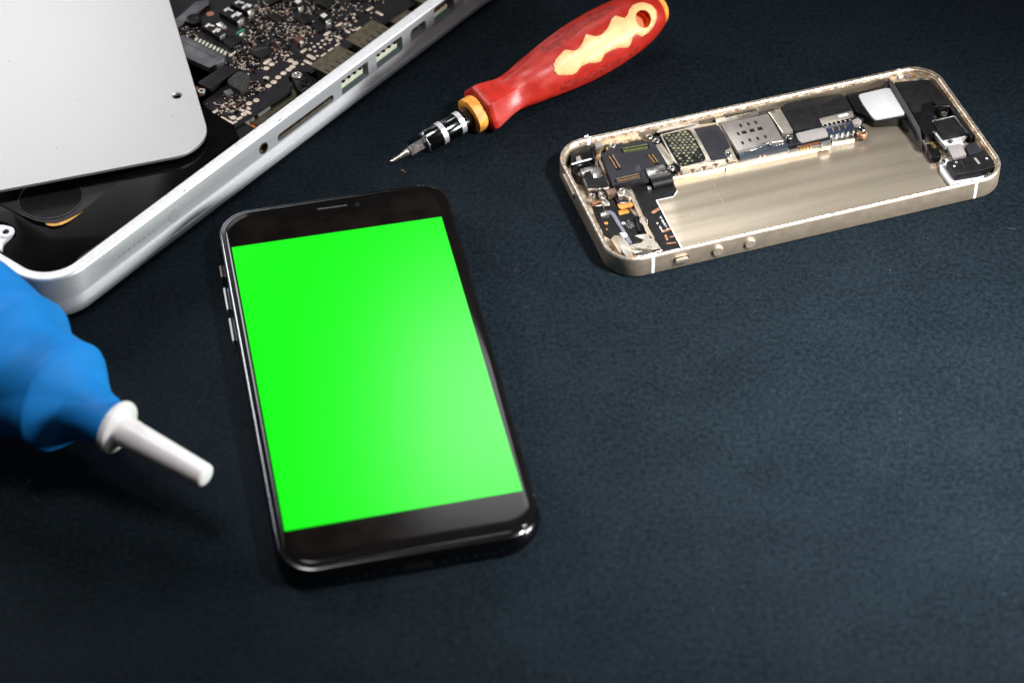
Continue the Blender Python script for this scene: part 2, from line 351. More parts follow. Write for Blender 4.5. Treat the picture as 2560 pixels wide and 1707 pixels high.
def wallcut(poly):   # poly in (x, z): a block through the side wall
    bm = bmesh.new(); a = [bm.verts.new((x, -.3, z)) for x, z in poly]; b = [bm.verts.new((x, .6, z)) for x, z in poly]; n = len(poly)
    bm.faces.new(a); bm.faces.new(b[::-1])
    for i in range(n): bm.faces.new((a[i], b[i], b[(i+1) % n], a[(i+1) % n]))
    return from_bm('cutter', bm, None, lap)
usbp = lambda x0, x1: [(x0, .77), (x1-.05, .77), (x1, .82), (x1, 1.31), (x1-.03, 1.34), (x0+.03, 1.34), (x0, 1.31)]
cuts = [wallcut(disc(6.49, 1.02, .165, 24, .185)), wallcut(stadium(7.26, .95, 9.62, .95, .14)),
        wallcut(usbp(10.16, 11.45)), wallcut(usbp(11.86, 13.14)),
        wallcut([(13.56, .83), (14.25, .83), (14.33, .91), (14.33, 1.18), (14.25, 1.27), (13.64, 1.27), (13.56, 1.16)]),
        wallcut([(14.76, .72), (15.70, .72), (15.78, .80), (15.78, 1.40), (15.72, 1.46), (14.82, 1.46), (14.76, 1.40)]),
        wallcut([(16.24, .70), (17.75, .70), (17.8, .75), (17.8, 1.48), (16.24, 1.48)]),
        wallcut(disc(18.9, 1.05, .55, 20, .25))]
for i in range(8): cuts.append(wallcut(disc(.21+i*(1.45/7), 1.01, .022, 8)))
boolcut(case, cuts)
# ports behind their openings
def shell(nm, x0, x1, z0, z1, depth, m='brass', yb=.385):
    bm = bmesh.new(); t = .03; y0 = yb; y1 = yb+depth
    A = [(x0-t, z0-t), (x1+t, z0-t), (x1+t, z1+t), (x0-t, z1+t)]; B = [(x0, z0), (x1, z0), (x1, z1), (x0, z1)]
    v = [[bm.verts.new((x, y, z)) for x, z in P] for P, y in ((A, y0), (A, y1), (B, y1-.05), (B, y0))]
    for a, b in ((v[0], v[1]), (v[2], v[3]), (v[3], v[0])):
        for i in range(4): bm.faces.new((a[i], a[(i+1) % 4], b[(i+1) % 4], b[i]))
    bm.faces.new(v[1]); bm.faces.new(v[2])
    return from_bm(nm, bm, m, lap)
for x0, x1 in ((10.16, 11.45), (11.86, 13.14)):
    u = shell('usb_port', x0, x1, .77, 1.34, 1.0); tag(u, 'rectangular data port with an ivory tongue')
    t = vbox('tongue', x0+.0, x1-.22, .12, 1.2, .985, 1.19, 'ivory', u, .02)
    bm = bmesh.new()
    for k in range(4): add_prism(bm, rect(x0+.17+k*.27, .2, .11, .19), 1.17, 1.205, 0)
    from_bm('contacts', bm, 'dark', u)
    vbox('green_edge', x0, x1-.2, .115, .5, .95, .975, 'green', u, 0)
    # ribs on the outside of the metal shell
    bm = bmesh.new()
    for k in range(5): add_prism(bm, rect(x0+.1+k*.27, .62, .03, .45), 1.372, 1.40, 0)
    from_bm('shell_rib', bm, 'brass', u)
u = shell('display_port', 13.56, 14.33, .83, 1.27, .8, 'brass'); vbox('tongue', 13.62, 14.2, .15, .8, 1.0, 1.07, 'brass', u); vbox('contacts', 14.0, 14.1, .13, .3, 1.07, 1.10, 'tin', u)
u = shell('firewire_port', 14.76, 15.78, .72, 1.46, .9); vbox('tongue', 14.76, 15.5, .14, .8, 1.02, 1.2, 'ivory', u); vbox('contacts', 14.76, 15.45, .12, .6, 1.2, 1.235, 'gold', u); vbox('green_edge', 14.76, 15.5, .12, .5, .96, .99, 'green', u, 0)
u = shell('ethernet_port', 16.24, 17.8, .70, 1.48, 1.3); vbox('contacts', 16.5, 17.5, .3, .9, 1.2, 1.26, 'gold', u); vbox('latch_plate', 16.3, 17.7, .1, .3, .72, .9, 'ivory', u)
u = shell('card_slot', 7.12, 9.76, .80, 1.10, 1.4); vbox('slot_plate', 7.2, 9.7, .14, .8, .84, .90, 'brass', u)
u = shell('audio_jack', 6.2, 6.8, .80, 1.24, .9, 'dark')
bm = bmesh.new()
for n_ in (0,):
    L_ = []
    for r_, y_ in ((.165, .075), (.185, .048), (.15, .048), (.15, .35)):
        L_.append([bm.verts.new((6.49+r_*math.cos(t), y_, 1.02+r_*1.12*math.sin(t))) for t in (2*math.pi*i/24 for i in range(24))])
    for a, b in zip(L_, L_[1:]):
        for i in range(24): bm.faces.new((a[i], a[(i+1) % 24], b[(i+1) % 24], b[i]))
from_bm('jack_ring', bm, 'brass', u, 60)
vbox('spring_contact', 6.37, 6.47, .12, .3, .88, .92, 'gold', u, .01)
u = lathe('battery_button', [(0, .205), (.012, .20)], 'alu', lap, (2.52, .0685, 1.0), (0, -1, 0), n=28)
from_ = ring  # seam around the button
bm = bmesh.new(); L_ = []
for r_ in (.205, .222): L_.append([bm.verts.new((2.52+r_*math.cos(t), .0655, 1.0+r_*math.sin(t))) for t in (2*math.pi*i/28 for i in range(28))])
for i in range(28): bm.faces.new((L_[0][i], L_[0][(i+1) % 28], L_[1][(i+1) % 28], L_[1][i]))
from_bm('seam', bm, 'ink', u)
for k in range(8):
    lathe('indicator_hole', [(0, .02), (.01, .02)], 'dark', lap, (.21+k*(1.45/7), .12, 1.01), (0, -1, 0), n=8)
# port symbols printed on the side
def mark_bm(strokes, x, z, s):
    bm = bmesh.new()
    for (a0, b0), (a1, b1), wd in strokes:
        p0 = Vector((x+a0*s, z+b0*s)); p1 = Vector((x+a1*s, z+b1*s)); d = (p1-p0).normalized(); nn = Vector((-d.y, d.x))*wd*s
        q = [p0+nn, p0-nn, p1-nn, p1+nn]; bm.faces.new([bm.verts.new((v.x, .0665, v.y)) for v in q])
    return bm
trident = [((0, -1), (0, .85), .09), ((0, -.35), (.45, .1), .08), ((.45, .1), (.45, .35), .12), ((0, -.6), (-.4, -.2), .08), ((-.4, -.2), (-.4, .2), .12), ((-.18, .75), (.0, 1.1), .1), ((.18, .75), (.0, 1.1), .1)]
for x in (11.62, 13.32, ): from_bm('port_symbol', mark_bm(trident, x, .98, .13), 'ink', lap)
from_bm('port_symbol', mark_bm([((0, -1), (0, 1), .1), ((.35, -.7), (.35, .7), .1)], 14.52, 1.0, .12), 'ink', lap)

# inside: floor, battery bay, board
vbox('inner_floor', X0+.4, X1-.4, .39, Y1-.4, .55, .62, 'dark', lap, 0)
bay = [(-2.16, 1.9), (-2.1, 1.15), (-1.93, .84), (-1.72, .63), (-1.4, .5), (-1.1, .44), (.5, .415), (6.035, 0.602), (6.365, 1.219), (6.42, 2.454), (5.6, 5.0), (5.6, 14), (-2.16, 14)]
b_ = prism('battery_bay', bay, .63, 1.50, 'gloss', lap, .03)
tri = [(-0.698, 5.467), (-0.728, 4.426), (-0.675, 3.644), (-0.692, 2.435), (-0.761, 2.003), (-0.65, 1.814), (1.115, 2.017), (2.135, 2.034), (3.194, 2.023), (3.719, 3.015), (1.02, 6.551)]
bm = bmesh.new(); add_prism(bm, tri, 1.15, 1.7, 0); c_ = from_bm('cutter', bm, None, lap)
# battery bay is also scooped around the screw tab of the front edge
tabc = [(-1.445, 4.001), (-1.136, 3.507), (-1.097, 3.095), (-1.172, 2.88), (-1.393, 2.722), (-1.75, 2.655), (-1.901, 2.544), (-2.034, 2.585), (-2.226, 3.277)]
bm = bmesh.new(); add_prism(bm, round_poly(tabc, .08), 1.2, 1.7, 0); c2_ = from_bm('cutter', bm, None, lap)
boolcut(b_, [c_, c2_])
tube('bay_bead', [(-.95, .54, 1.50), (.2, .50, 1.50), (3, .50, 1.50), (6.1, .50, 1.50)], .011, 'darksteel', b_)
sp_ = prism('speaker_plate', [(-0.642, 5.596), (-0.502, 4.419), (-0.442, 3.538), (-0.347, 3.015), (-0.228, 2.727), (-0.031, 2.47), (0.278, 2.331), (0.686, 2.241), (1.316, 2.223), (3.384, 2.258), (3.912, 3.255), (1.198, 6.81)], 1.16, 1.25, 'grey_plastic', lap, .012)
cxy = (0.631, 3.396); rx = (1.269, 2.697); rr_ = math.dist(cxy, rx)
prism('magnet', disc(*cxy, rr_, 48), 1.25, 1.275, 'matte', sp_, .015)
ring('magnet_ring', *cxy, rr_-.0, rr_+.035, 1.25, 1.29, 'darksteel', sp_, 48)
prism('amber_reflection', [(-0.242, 2.749), (-0.07, 2.595), (0.188, 2.453), (0.514, 2.381), (0.88, 2.349), (1.2, 2.361), (1.159, 2.298), (0.847, 2.213), (0.545, 2.208), (0.263, 2.222), (0.03, 2.288), (-0.175, 2.432), (-0.254, 2.607)], 1.165, 1.215, 'amber', lap, .01, .05)  # warm lamp's reflection in the glossy plastic, built as an orange strip
# screw tab on the front edge
tab = prism('screw_tab', round_poly([(-1.672, 3.753), (-1.306, 3.297), (-1.241, 3.101), (-1.323, 2.894), (-1.47, 2.774), (-1.819, 2.741), (-1.952, 2.65), (-2.11, 2.504), (-2.247, 3.123)], .1), 1.2, 1.6, 'alu_rim', lap, .03)
sc_ = (-1.492, 2.998)
ring('screw_eye', *sc_, .10, .26, 1.58, 1.63, 'alu_rim', tab); prism('eye_hole', disc(*sc_, .10), 1.6, 1.604, 'dark', tab, 0)

# ---- circuit board
BZ = 1.36
board = [(6.885, 3.148), (6.566, 2.554), (6.442, 1.201), (8.711, 1.035), (8.913, 1.097), (9.136, 1.353), (9.241, 1.697), (9.253, 2.028)]
edge = [(6.566, 2.554), (6.442, 1.201), (8.612, 1.049), (8.813, 1.058), (9.01, 1.175), (9.12, 1.339), (9.235, 1.498), (9.415, 1.573), (9.619, 1.548), (9.898, 1.167), (12.167, 1.031), (14.281, 0.924), (17.071, 0.783), (18.031, 3.758), (15.994, 6.452), (12.056, 8.488), (9.731, 7.74), (9.159, 6.497), (8.652, 6.075), (7.883, 4.878), (7.995, 3.821), (8.561, 3.565), (8.552, 3.088), (8.071, 3.028), (7.456, 2.943), (7.06, 2.85), (6.665, 2.828)]
pb = prism('circuit_board', edge, 1.26, 1.36, 'pcb', lap, 0)
pe = []
e0 = [(6.442, 1.201), (8.612, 1.049), (8.813, 1.058), (9.01, 1.175), (9.12, 1.339)]; e1 = [(9.898, 1.167), (12.167, 1.031), (14.281, 0.924), (17.071, 0.783)]
bm = bmesh.new()
for ee in (e0, e1):
    pts = [(x, y-.004) for x, y in ee]
    a = [bm.verts.new((x, y, 1.265)) for x, y in pts]; b = [bm.verts.new((x, y, 1.352)) for x, y in pts]
    for i in range(len(pts)-1): bm.faces.new((a[i], a[i+1], b[i+1], b[i]))
from_bm('board_edge', bm, 'pcb_edge', pb)
def chip(poly, h, m='chip', nm='chip', bev=.01, z0=None):
    return prism(nm, poly, BZ if z0 is None else z0, BZ+h, m, pb, bev)
def poly2(poly, h):  # poly picked at the top height
    return poly
# black power parts with white print and tinned ends
def coil(poly, endpoly, marks):
    c = chip(poly, .22, 'chip', 'power_inductor'); prism('end_cap', endpoly, BZ, BZ+.19, 'tin', pb, .01)
    bm = bmesh.new()
    for q in marks: add_prism(bm, q, BZ+.221, BZ+.224, 0)
    from_bm('print', bm, 'print', c)
coil([(9.325, 5.397), (9.695, 5.366), (9.635, 4.555), (9.246, 4.586)], [(9.318, 4.642), (9.604, 4.639), (9.596, 4.577), (9.527, 4.511), (9.264, 4.498)], [[(9.389, 5.311), (9.598, 5.327), (9.598, 5.254), (9.382, 5.212)], [(9.558, 5.271), (9.615, 5.086), (9.56, 5.051), (9.486, 5.22)], [(9.329, 4.922), (9.52, 4.922), (9.481, 4.829), (9.298, 4.819)], [(9.544, 4.963), (9.601, 4.779), (9.426, 4.722), (9.41, 4.779)]])
coil([(10.234, 5.475), (10.616, 5.45), (10.576, 4.694), (10.187, 4.675)], [(10.272, 4.723), (10.531, 4.747), (10.539, 4.627), (10.41, 4.542), (10.176, 4.559)], [[(10.404, 5.434), (10.616, 5.413), (10.598, 5.341), (10.356, 5.314)], [(10.551, 5.388), (10.584, 5.161), (10.527, 5.126), (10.494, 5.353)], [(10.308, 5.011), (10.535, 5.005), (10.495, 4.911), (10.26, 4.891)], [(10.6, 5.029), (10.633, 4.803), (10.438, 4.803), (10.438, 4.913)]])
coil([(10.787, 5.483), (11.123, 5.486), (11.203, 4.824), (10.779, 4.793)], [(10.839, 4.78), (11.076, 4.763), (11.054, 4.644), (10.904, 4.548), (10.709, 4.548)], [[(10.918, 5.422), (11.106, 5.396), (11.088, 5.324), (10.885, 5.317)], [(11.073, 5.365), (11.114, 5.163), (11.048, 5.139), (10.991, 5.325)], [(10.86, 5.054), (11.081, 5.059), (11.048, 4.954), (10.818, 4.94)], [(11.122, 5.079), (11.179, 4.856), (11.023, 4.839), (10.975, 4.977)]])
coil([(12.103, 3.971), (12.416, 3.929), (12.396, 3.584), (12.034, 3.581)], [(12.013, 3.602), (12.21, 3.6), (12.185, 3.486), (12.053, 3.402), (11.888, 3.398)], [[(12.16, 3.896), (12.349, 3.869), (12.315, 3.691), (12.133, 3.708)]])
coil([(12.11, 2.783), (12.356, 2.752), (12.303, 2.418), (12.017, 2.395)], [(12.004, 2.369), (12.233, 2.358), (12.175, 2.253), (12.044, 2.171), (11.897, 2.183)], [[(12.109, 2.711), (12.298, 2.682), (12.247, 2.493), (12.067, 2.511)]])
for q, h in (([(9.313, 4.558), (9.713, 4.39), (9.7, 3.976), (9.168, 3.964)], .10), ([(9.381, 3.372), (10.065, 3.325), (9.98, 2.796), (9.363, 2.797)], .08),
             ([(11.169, 4.259), (11.446, 4.187), (11.437, 3.723), (11.103, 3.725)], .08), ([(11.657, 3.507), (11.951, 3.412), (11.858, 2.912), (11.565, 2.935)], .08),
             ([(11.645, 2.684), (11.873, 2.638), (11.838, 2.248), (11.603, 2.269)], .08), ([(12.641, 3.455), (12.975, 3.537), (13.134, 2.955), (12.653, 2.959)], .10),
             ([(11.728, 4.852), (12.108, 4.799), (12.155, 4.438), (11.653, 4.58)], .08), ([(10.223, 2.449), (10.446, 2.368), (10.32, 1.897), (10.129, 2.007)], .02),
             ([(13.636, 2.86), (14.121, 2.745), (14.127, 2.211), (13.61, 2.297)], .08)):
    chip(q, h)
# marking lines on the middle chip
bm = bmesh.new()
for k in range(5):
    a = (9.58, 3.287); add_prism(bm, rect(a[0]+.10*k*.8, a[1]-.02*k-.03*k, .02, .16, .1), BZ+.081, BZ+.083, 0)
from_bm('chip_print', bm, 'darksteel', pb)
# grey connector with a row of slits and solder tails
cn = chip([(8.544, 5.639), (8.666, 5.536), (8.664, 3.707), (8.508, 3.595), (7.916, 3.697), (7.859, 4.695)], .20, 'darksteel', 'board_connector', .02)
bm = bmesh.new()
for k in range(9):
    x, y = 205+k*43.5, 528+k*21; q = [(8.374, 5.233), (8.417, 3.996)]
    px_ = q[0][0]+(q[1][0]-q[0][0])*k/8; py_ = q[0][1]+(q[1][1]-q[0][1])*k/8
    add_prism(bm, rect(px_, py_, .035, .10, .25), BZ+.2005, BZ+.203, 0)
from_bm('slit', bm, 'dark', cn)
p0, p1 = [(8.89, 5.244), (8.929, 3.982)]
for k in range(9):
    t = k/8; chip(stadium(p0[0]+(p1[0]-p0[0])*t-.05, p0[1]+(p1[1]-p0[1])*t-.02, p0[0]+(p1[0]-p0[0])*t+.06, p0[1]+(p1[1]-p0[1])*t+.03, .045), .035, 'ivory', 'solder_tail', .01)
chip([(9.034, 6.427), (9.613, 6.47), (10.263, 6.576), (10.59, 6.293), (10.411, 6.121), (9.81, 6.1), (9.535, 6.132), (9.198, 6.065), (8.815, 6.062)], .14, 'darksteel', 'metal_bracket', .02)
q = (9.475, 5.897); screw(q[0], q[1], 1.60, .26, pb, 'chip', 'dark', 'board_screw', .1)
prism('dark_flex_cable', round_poly([(7.089, 3.431), (8.318, 3.369), (8.364, 2.857), (7.262, 2.863), (7.109, 2.894), (7.1, 3.28)], .1), 1.44, 1.60, 'pcb', lap, .05)
prism('dusty_foam_block', round_poly([(7.74, 2.748), (8.295, 2.81), (8.408, 2.523), (8.318, 2.297), (7.845, 1.995), (7.622, 2.05), (7.667, 2.536)], .06), 1.36, 1.60, 'foam', pb, .05)
M['foam_dark'] = mat('dusty_dark_foam', (.035, .033, .033), 0, .9, .5, 10, .8, 25); bpy.data.objects['dusty_foam_block'].data.materials[0] = M['foam_dark']
prism('copper_strip', [(7.06, 3.583), (7.124, 3.465), (7.041, 3.062), (6.871, 3.149), (6.972, 3.425)], 1.30, 1.42, 'copper', lap, .02)
q = (6.907, 3.059); screw(q[0], q[1], 1.58, .13, pb, 'steel')
chip([(7.365, 2.568), (7.604, 2.493), (7.531, 2.282), (7.286, 2.333)], .14, 'darksteel', 'buzzer')
c = chip([(10.709, 2.61), (10.934, 2.564), (10.862, 2.338), (10.622, 2.333)], .20, 'brown', 'ceramic_capacitor'); chip([(10.724, 2.363), (10.871, 2.347), (10.815, 2.243), (10.719, 2.191), (10.602, 2.203)], .18, 'tin', 'end_cap')
chip([(9.909, 4.435), (10.23, 4.409), (10.223, 4.31), (9.877, 4.332)], .05, 'green', 'green_part', .005)
chip([(9.867, 4.245), (10.083, 4.248), (10.036, 4.13), (9.852, 4.121)], .08, 'tin', 'end_cap'); chip([(9.799, 5.237), (10.025, 5.195), (9.914, 4.832), (9.737, 4.884)], .10, 'tin', 'solder_block')
for q_ in ((1340, 830), (590, 115)): pass
# pads
def pad_st(v, a, b, hw, m='pad', nm='solder_pad'):
    bm_pads.append((a, b, hw))
singles = [(9.429, 2.403), (9.17, 2.394), (9.317, 1.784), (9.561, 1.777), (9.741, 1.783), (9.938, 1.838), (9.937, 2.05), (9.06, 1.777), (8.8, 1.725), (8.547, 1.728), (8.285, 1.778), (7.784, 1.54), (8.796, 2.054), (7.534, 1.613), (7.04, 1.377), (6.706, 1.529), (10.035, 1.607), (9.998, 2.463), (10.742, 1.929), (10.789, 1.74), (11.134, 1.926), (11.555, 1.93), (11.512, 1.75), (11.343, 1.936), (10.941, 1.931), (11.047, 1.741), (11.246, 1.743), (10.644, 1.521), (11.633, 1.52), (12.38, 1.507), (12.514, 1.75), (12.785, 1.757), (12.688, 2.082), (13.026, 2.041), (12.878, 1.928), (12.455, 1.93)]
rads = [.10]*16+[.055]*20
for (x, y), r_ in zip(singles, rads):
    prism('solder_pad', disc(x, y, r_*1.0, 14), BZ+.001, BZ+.012, 'pad', pb, .004)
for a, b, hw in (((9.348, 2.614), (9.561, 2.614), .07), ((10.486, 1.75), (10.477, 1.53), .075), ((10.215, 1.664), (10.211, 1.431), .06),
        ((10.493, 2.059), (10.667, 2.057), .06), ((10.732, 1.405), (10.892, 1.407), .04), ((11.069, 1.407), (11.223, 1.403), .04),
        ((11.408, 1.409), (11.56, 1.402), .04), ((11.815, 1.746), (11.811, 1.536), .06), ((11.633, 2.072), (11.812, 2.053), .055),
        ((12.202, 1.741), (12.199, 1.543), .055), ((12.227, 2.084), (12.401, 2.06), .055), ((6.899, 2.197), (7.063, 2.183), .06),
        ((7.337, 1.656), (7.334, 1.425), .06), ((7.196, 1.426), (7.186, 1.251), .055), ((6.508, 2.195), (6.661, 2.175), .055),
        ((10.077, 2.464), (10.08, 2.306), .055), ((6.484, 1.608), (6.495, 1.442), .06), ((6.501, 1.817), (6.505, 1.68), .05),
        ((6.485, 1.362), (6.613, 1.326), .05), ((6.74, 1.358), (6.857, 1.338), .055), ((6.902, 1.758), (7.024, 1.732), .05),
        ((7.129, 1.849), (7.141, 1.712), .055), ((7.14, 1.647), (7.149, 1.515), .055), ((8.942, 3.781), (9.116, 3.764), .05),
        ((12.461, 1.436), (12.608, 1.424), .05), ((13.454, 1.844), (13.67, 1.818), .055), ((13.582, 1.528), (13.562, 1.297), .055)):
    prism('solder_pad', stadium(*a, *b, hw), BZ+.001, BZ+.012, 'pad', pb, .004)
q = (10.181, 5.863); prism('solder_pad', disc(*q, .13, 16), BZ+.001, BZ+.008, 'copper', pb, 0)
# the countless tiny parts: one mesh of each look
def micro(nm, clusters, n, m, smin, smax, h, rnd=False):
    bm = bmesh.new()
    for _ in range(n):
        (cx, cy), sx, sy, rot = random.choice(clusters)
        dx, dy = random.gauss(0, sx*.85), random.gauss(0, sy*.85); x = cx+dx*math.cos(rot)-dy*math.sin(rot); y = cy+dx*math.sin(rot)+dy*math.cos(rot)
        if not inside(x, y, edge): continue
        s = random.uniform(smin, smax); a = random.choice((0, math.pi/2))+.0
        z1 = BZ+random.uniform(.5, 1)*h
        if rnd: add_prism(bm, disc(x, y, s*.5, 8), BZ+.0005, z1, 0)
        else: add_prism(bm, rect(x, y, s, s*random.uniform(.45, .7), a), BZ+.0005, z1, 0)
    o = from_bm(nm, bm, m, pb); o['kind'] = 'stuff'; return o
CL = [((10.929, 4.224), .35, .25, .8), ((11.042, 3.492), .4, .25, 0), ((11.778, 3.986), .35, .2, 0), ((10.267, 3.79), .35, .3, 0), ((10.704, 2.928), .4, .22, 0),
      ((9.661, 3.657), .3, .25, 0), ((10.097, 2.658), .25, .2, 0), ((11.204, 2.99), .35, .2, 0), ((12.417, 3.44), .35, .25, 0), ((13.039, 2.768), .5, .3, 0),
      ((8.701, 3.296), .3, .16, 0), ((7.013, 2.088), .34, .22, 0), ((7.442, 1.928), .3, .2, 0), ((8.254, 2.017), .22, .22, 0), ((9.019, 5.795), .2, .2, 0),
      ((11.436, 4.659), .25, .25, 0), ((9.345, 3.505), .3, .2, 0), ((11.333, 2.603), .3, .2, 0), ((8.941, 2.911), .4, .2, 0), ((12.223, 1.793), .5, .2, 0),((13.881, 2.179), .6, .3, 0)]
micro('tiny_tinned_part', CL, 430, 'tin', .035, .07, .05)
micro('tiny_copper_part', CL, 300, 'pad', .035, .075, .04)
micro('tiny_round_pad', CL+[((10.817, 2.136), .9, .4, .1), ((12.061, 2.005), .9, .4, 0)], 420, 'pad', .03, .07, .012, True)
micro('tiny_dark_part', CL, 160, 'brown', .04, .08, .08)
micro('tiny_black_part', CL, 200, 'chip', .06, .14, .08)
# under the board edge: white and dark connector bodies
for a, b_x, m_ in (((7.409, 1.237), (7.944, 1.207), 'white'), ((7.091, 1.254), (7.25, 1.246), 'white'), ((6.871, 1.276), (7.06, 1.261), 'white')):
    prism('connector_body', [(a[0], a[1]-.12), (b_x[0], b_x[1]-.10), (b_x[0], b_x[1]+.5), (a[0], a[1]+.5)], .63, 1.22, m_, lap, .01)
for x0, x1 in ((7.0, 7.25), (7.5, 8.9)): vbox('card_reader_body', x0, x1, .42, .85, .63, 1.16, 'dark', lap)
q = (6.84, 1.12); prism('copper_foot', disc(q[0]+.15, q[1], .3, 16, .2), .63, 1.05, 'orange', lap, .05)
# black bracket with a steel ring and a socket screw
br = prism('corner_bracket', round_poly([(9.268, 1.416), (9.486, 1.405), (9.604, 1.23), (9.541, 0.473), (8.781, 0.483), (8.779, 0.655)], .08), .63, 1.56, 'dark', lap, .04)
q = (9.321, 1.179); ring('bracket_ring', *q, .085, .17, 1.54, 1.60, 'tin', br); prism('ring_bore', disc(*q, .085), 1.55, 1.565, 'steel', br, 0)
q = (9.228, 0.705); ring('bolt', *q, .12, .21, 1.54, 1.60, 'dark', br); screw(q[0], q[1], 1.58, .12, br, 'dark', 'gloss', 'socket_screw')
# scuffs on the rim are dark nicks

for x, y, l in ((6.5, .36, .12), (6.9, .365, .2), (5.6, .36, .08), (8.3, .362, .06), (4.2, .37, .05), (2.6, .365, .09), (9.6, .36, .05), (3.1, .09, .1), (7.3, .075, .2)):
    prism('nick', rect(x, y-.02, l, .012, .02), 1.58 if y < .2 else 1.61, 1.6 if y < .2 else 1.6405, 'chip', lap, 0)

# ================================================================== loose bottom cover
cov_poly = [None]
ca = R(54.3); ux, uy = math.cos(ca), math.sin(ca)
cor = (4.89, .58)     # virtual corner in laptop coordinates
root_m = Matrix.Translation((-11.661, 52.1165, 0)) @ Matrix.Rotation(R(50.2529), 4, 'Z')
wl = root_m @ Vector((*cor, 0)); cyaw = R(50.2529)+ca
covr = empty('bottom_cover', (wl.x, wl.y, 1.66), cyaw, 'flat silver metal plate with one screw hole lying on the opened laptop', 'metal cover')
cv = sweep('cover_plate', 0, 22.4, 0, 32.2, 1.25, [(.05, 0), (.0, .02), (0, .098), (.012, .108)], 'cover', covr, n=14, smooth=20)
hx, hy = (6.098, 3.314); hp = Matrix.Rotation(-ca, 3, 'Z') @ Vector((hx-cor[0], hy-cor[1], 0))
bm = bmesh.new(); add_prism(bm, disc(hp.x, hp.y, .155, 28), -.1, .3, 0); c1 = from_bm('cutter', bm, None, covr)
boolcut(cv, [c1])
bm = bmesh.new(); L_ = []
for r_, z_ in ((.175, .1095), (.155, .1085), (.125, .05), (.125, .0)): L_.append([bm.verts.new((hp.x+r_*math.cos(t), hp.y+r_*math.sin(t), z_)) for t in (2*math.pi*i/28 for i in range(28))])
for a, b in zip(L_, L_[1:]):
    for i in range(28): bm.faces.new((a[i], a[(i+1) % 28], b[(i+1) % 28], b[i]))
from_bm('screw_hole', bm, 'alu', covr, 60)

random.seed(21)
for k in range(9):
    x, y, a, l = random.uniform(1.5, 9), random.uniform(1, 9), random.uniform(0, 3.1), random.uniform(.3, 1.8)
    prism('scratch', stadium(x, y, x+l*math.cos(a), y+l*math.sin(a), .004, 2), .1078, .1088, 'alu', covr, 0)
for k in range(7):
    x, y = random.uniform(.6, 8), random.uniform(.6, 9)
    prism('speck', disc(x, y, random.uniform(.012, .022), 7), .1078, .1092, 'darksteel', covr, 0)

# ================================================================== phone with the green display
XW, XL = 7.07, 14.44
ph = empty('smartphone', (-4.0302, 47.9692, 0), .187785, 'black smartphone lying face up with a bright green display', 'smartphone')
hx_, hy_ = XW/2, XL/2
FX0, FX1, FY0, FY1 = -3.64, 3.50, -7.46, 7.31
fr = sweep('frame', FX0, FX1, FY0, FY1, 1.08, [(.34, 0), (.22, .03), (.10, .10), (.03, .20), (0, .32), (0, .45), (.015, .58), (.05, .68), (.10, .735), (.14, .752), (.30, .748)], 'phone_frame', ph, n=18, smooth=60)
gl = sweep('cover_glass', -3.535, 3.57, -7.30, 7.26, .98, [(.145, .735), (.14, .752), (.16, .772), (.25, .785), (.45, .787)], 'glass', ph, n=18, smooth=60)
q = [(-3.289, 5.588), (3.089, 5.526)]; q2 = [(3.168, -5.854), (-3.29, -5.867)]
quad = [q[0], q[1], q2[0], q2[1]]
prism('display', quad, .790, .793, 'screen', ph, 0)
# the dark display area round it, with its notch
bz = rrect(-hx_+.42, hx_-.42, -hy_+.42, hy_-.42, .60, 10)
bp_ = []
nw = 1.75
i_ins = 11   # after the first (top right) corner
bz2 = bz[:11] + [(nw+.12, hy_-.42), (nw, hy_-.52), (nw-.02, hy_-.66), (nw-.2, hy_-.86), (-nw+.2, hy_-.86), (-nw+.02, hy_-.66), (-nw, hy_-.52), (-nw-.12, hy_-.42)] + bz[11:]
prism('display_border', bz2, .7872, .7895, 'bezel', ph, 0)
ep = [(-0.513, 6.714), (0.359, 6.694)]
e_ = prism('earpiece', stadium(*ep[0], *ep[1], .035), .786, .7925, 'mesh', ph, 0)
bm = bmesh.new()
for k in range(7):
    t = .06+k*.14+random.uniform(-.02, .02); add_prism(bm, disc(ep[0][0]+(ep[1][0]-ep[0][0])*t, ep[0][1]+(ep[1][1]-ep[0][1])*t+random.uniform(-.01, .01), random.uniform(.008, .022), 7), .792, .796, 0)
from_bm('dust', bm, 'lint', e_)
fc = (0.683, 6.655); cmo = prism('front_camera', disc(*fc, .085, 22), .786, .7925, 'lens', ph, 0); ring('camera_ring', *fc, .05, .085, .792, .796, 'lens', cmo)
def side_button(nm, yc, half, m_, x=-3.64, sgn=-1, z0=.34, z1=.47, out=.10):
    bm = bmesh.new(); P = [(yc-half, z0), (yc+half, z0), (yc+half, z1), (yc-half, z1)]
    a = [bm.verts.new((x+(sgn*(out-.045) if out > .05 else -sgn*.03), y, z)) for y, z in P]; b = [bm.verts.new((x+sgn*out, y, z)) for y, z in P]
    bm.faces.new(a); bm.faces.new(b)
    for i in range(4): bm.faces.new((a[i], a[(i+1) % 4], b[(i+1) % 4], b[i]))
    bmesh.ops.recalc_face_normals(bm, faces=bm.faces[:]); bmesh.ops.bevel(bm, geom=[e for e in bm.edges if all(abs(v.co.x-(x+sgn*out)) < .001 for v in e.verts)], offset=.012, segments=3, affect='EDGES')
    o = from_bm(nm, bm, m_, ph, 40)
    if out > .05: vbox('button_stem', min(x-.01, x+sgn*(out-.045)), max(x-.01, x+sgn*(out-.045)), yc-half-.01, yc+half+.01, z0-.01, z1+.012, 'dark', o, .004)
    return o
def yof(v, *q):   # position along the left edge
    return q
b1 = [(-3.723, 5.212), (-3.751, 4.725)]; b2_ = [(-3.726, 4.231), (-3.725, 3.297)]; b3 = [(-3.723, 2.906), (-3.708, 1.954)]
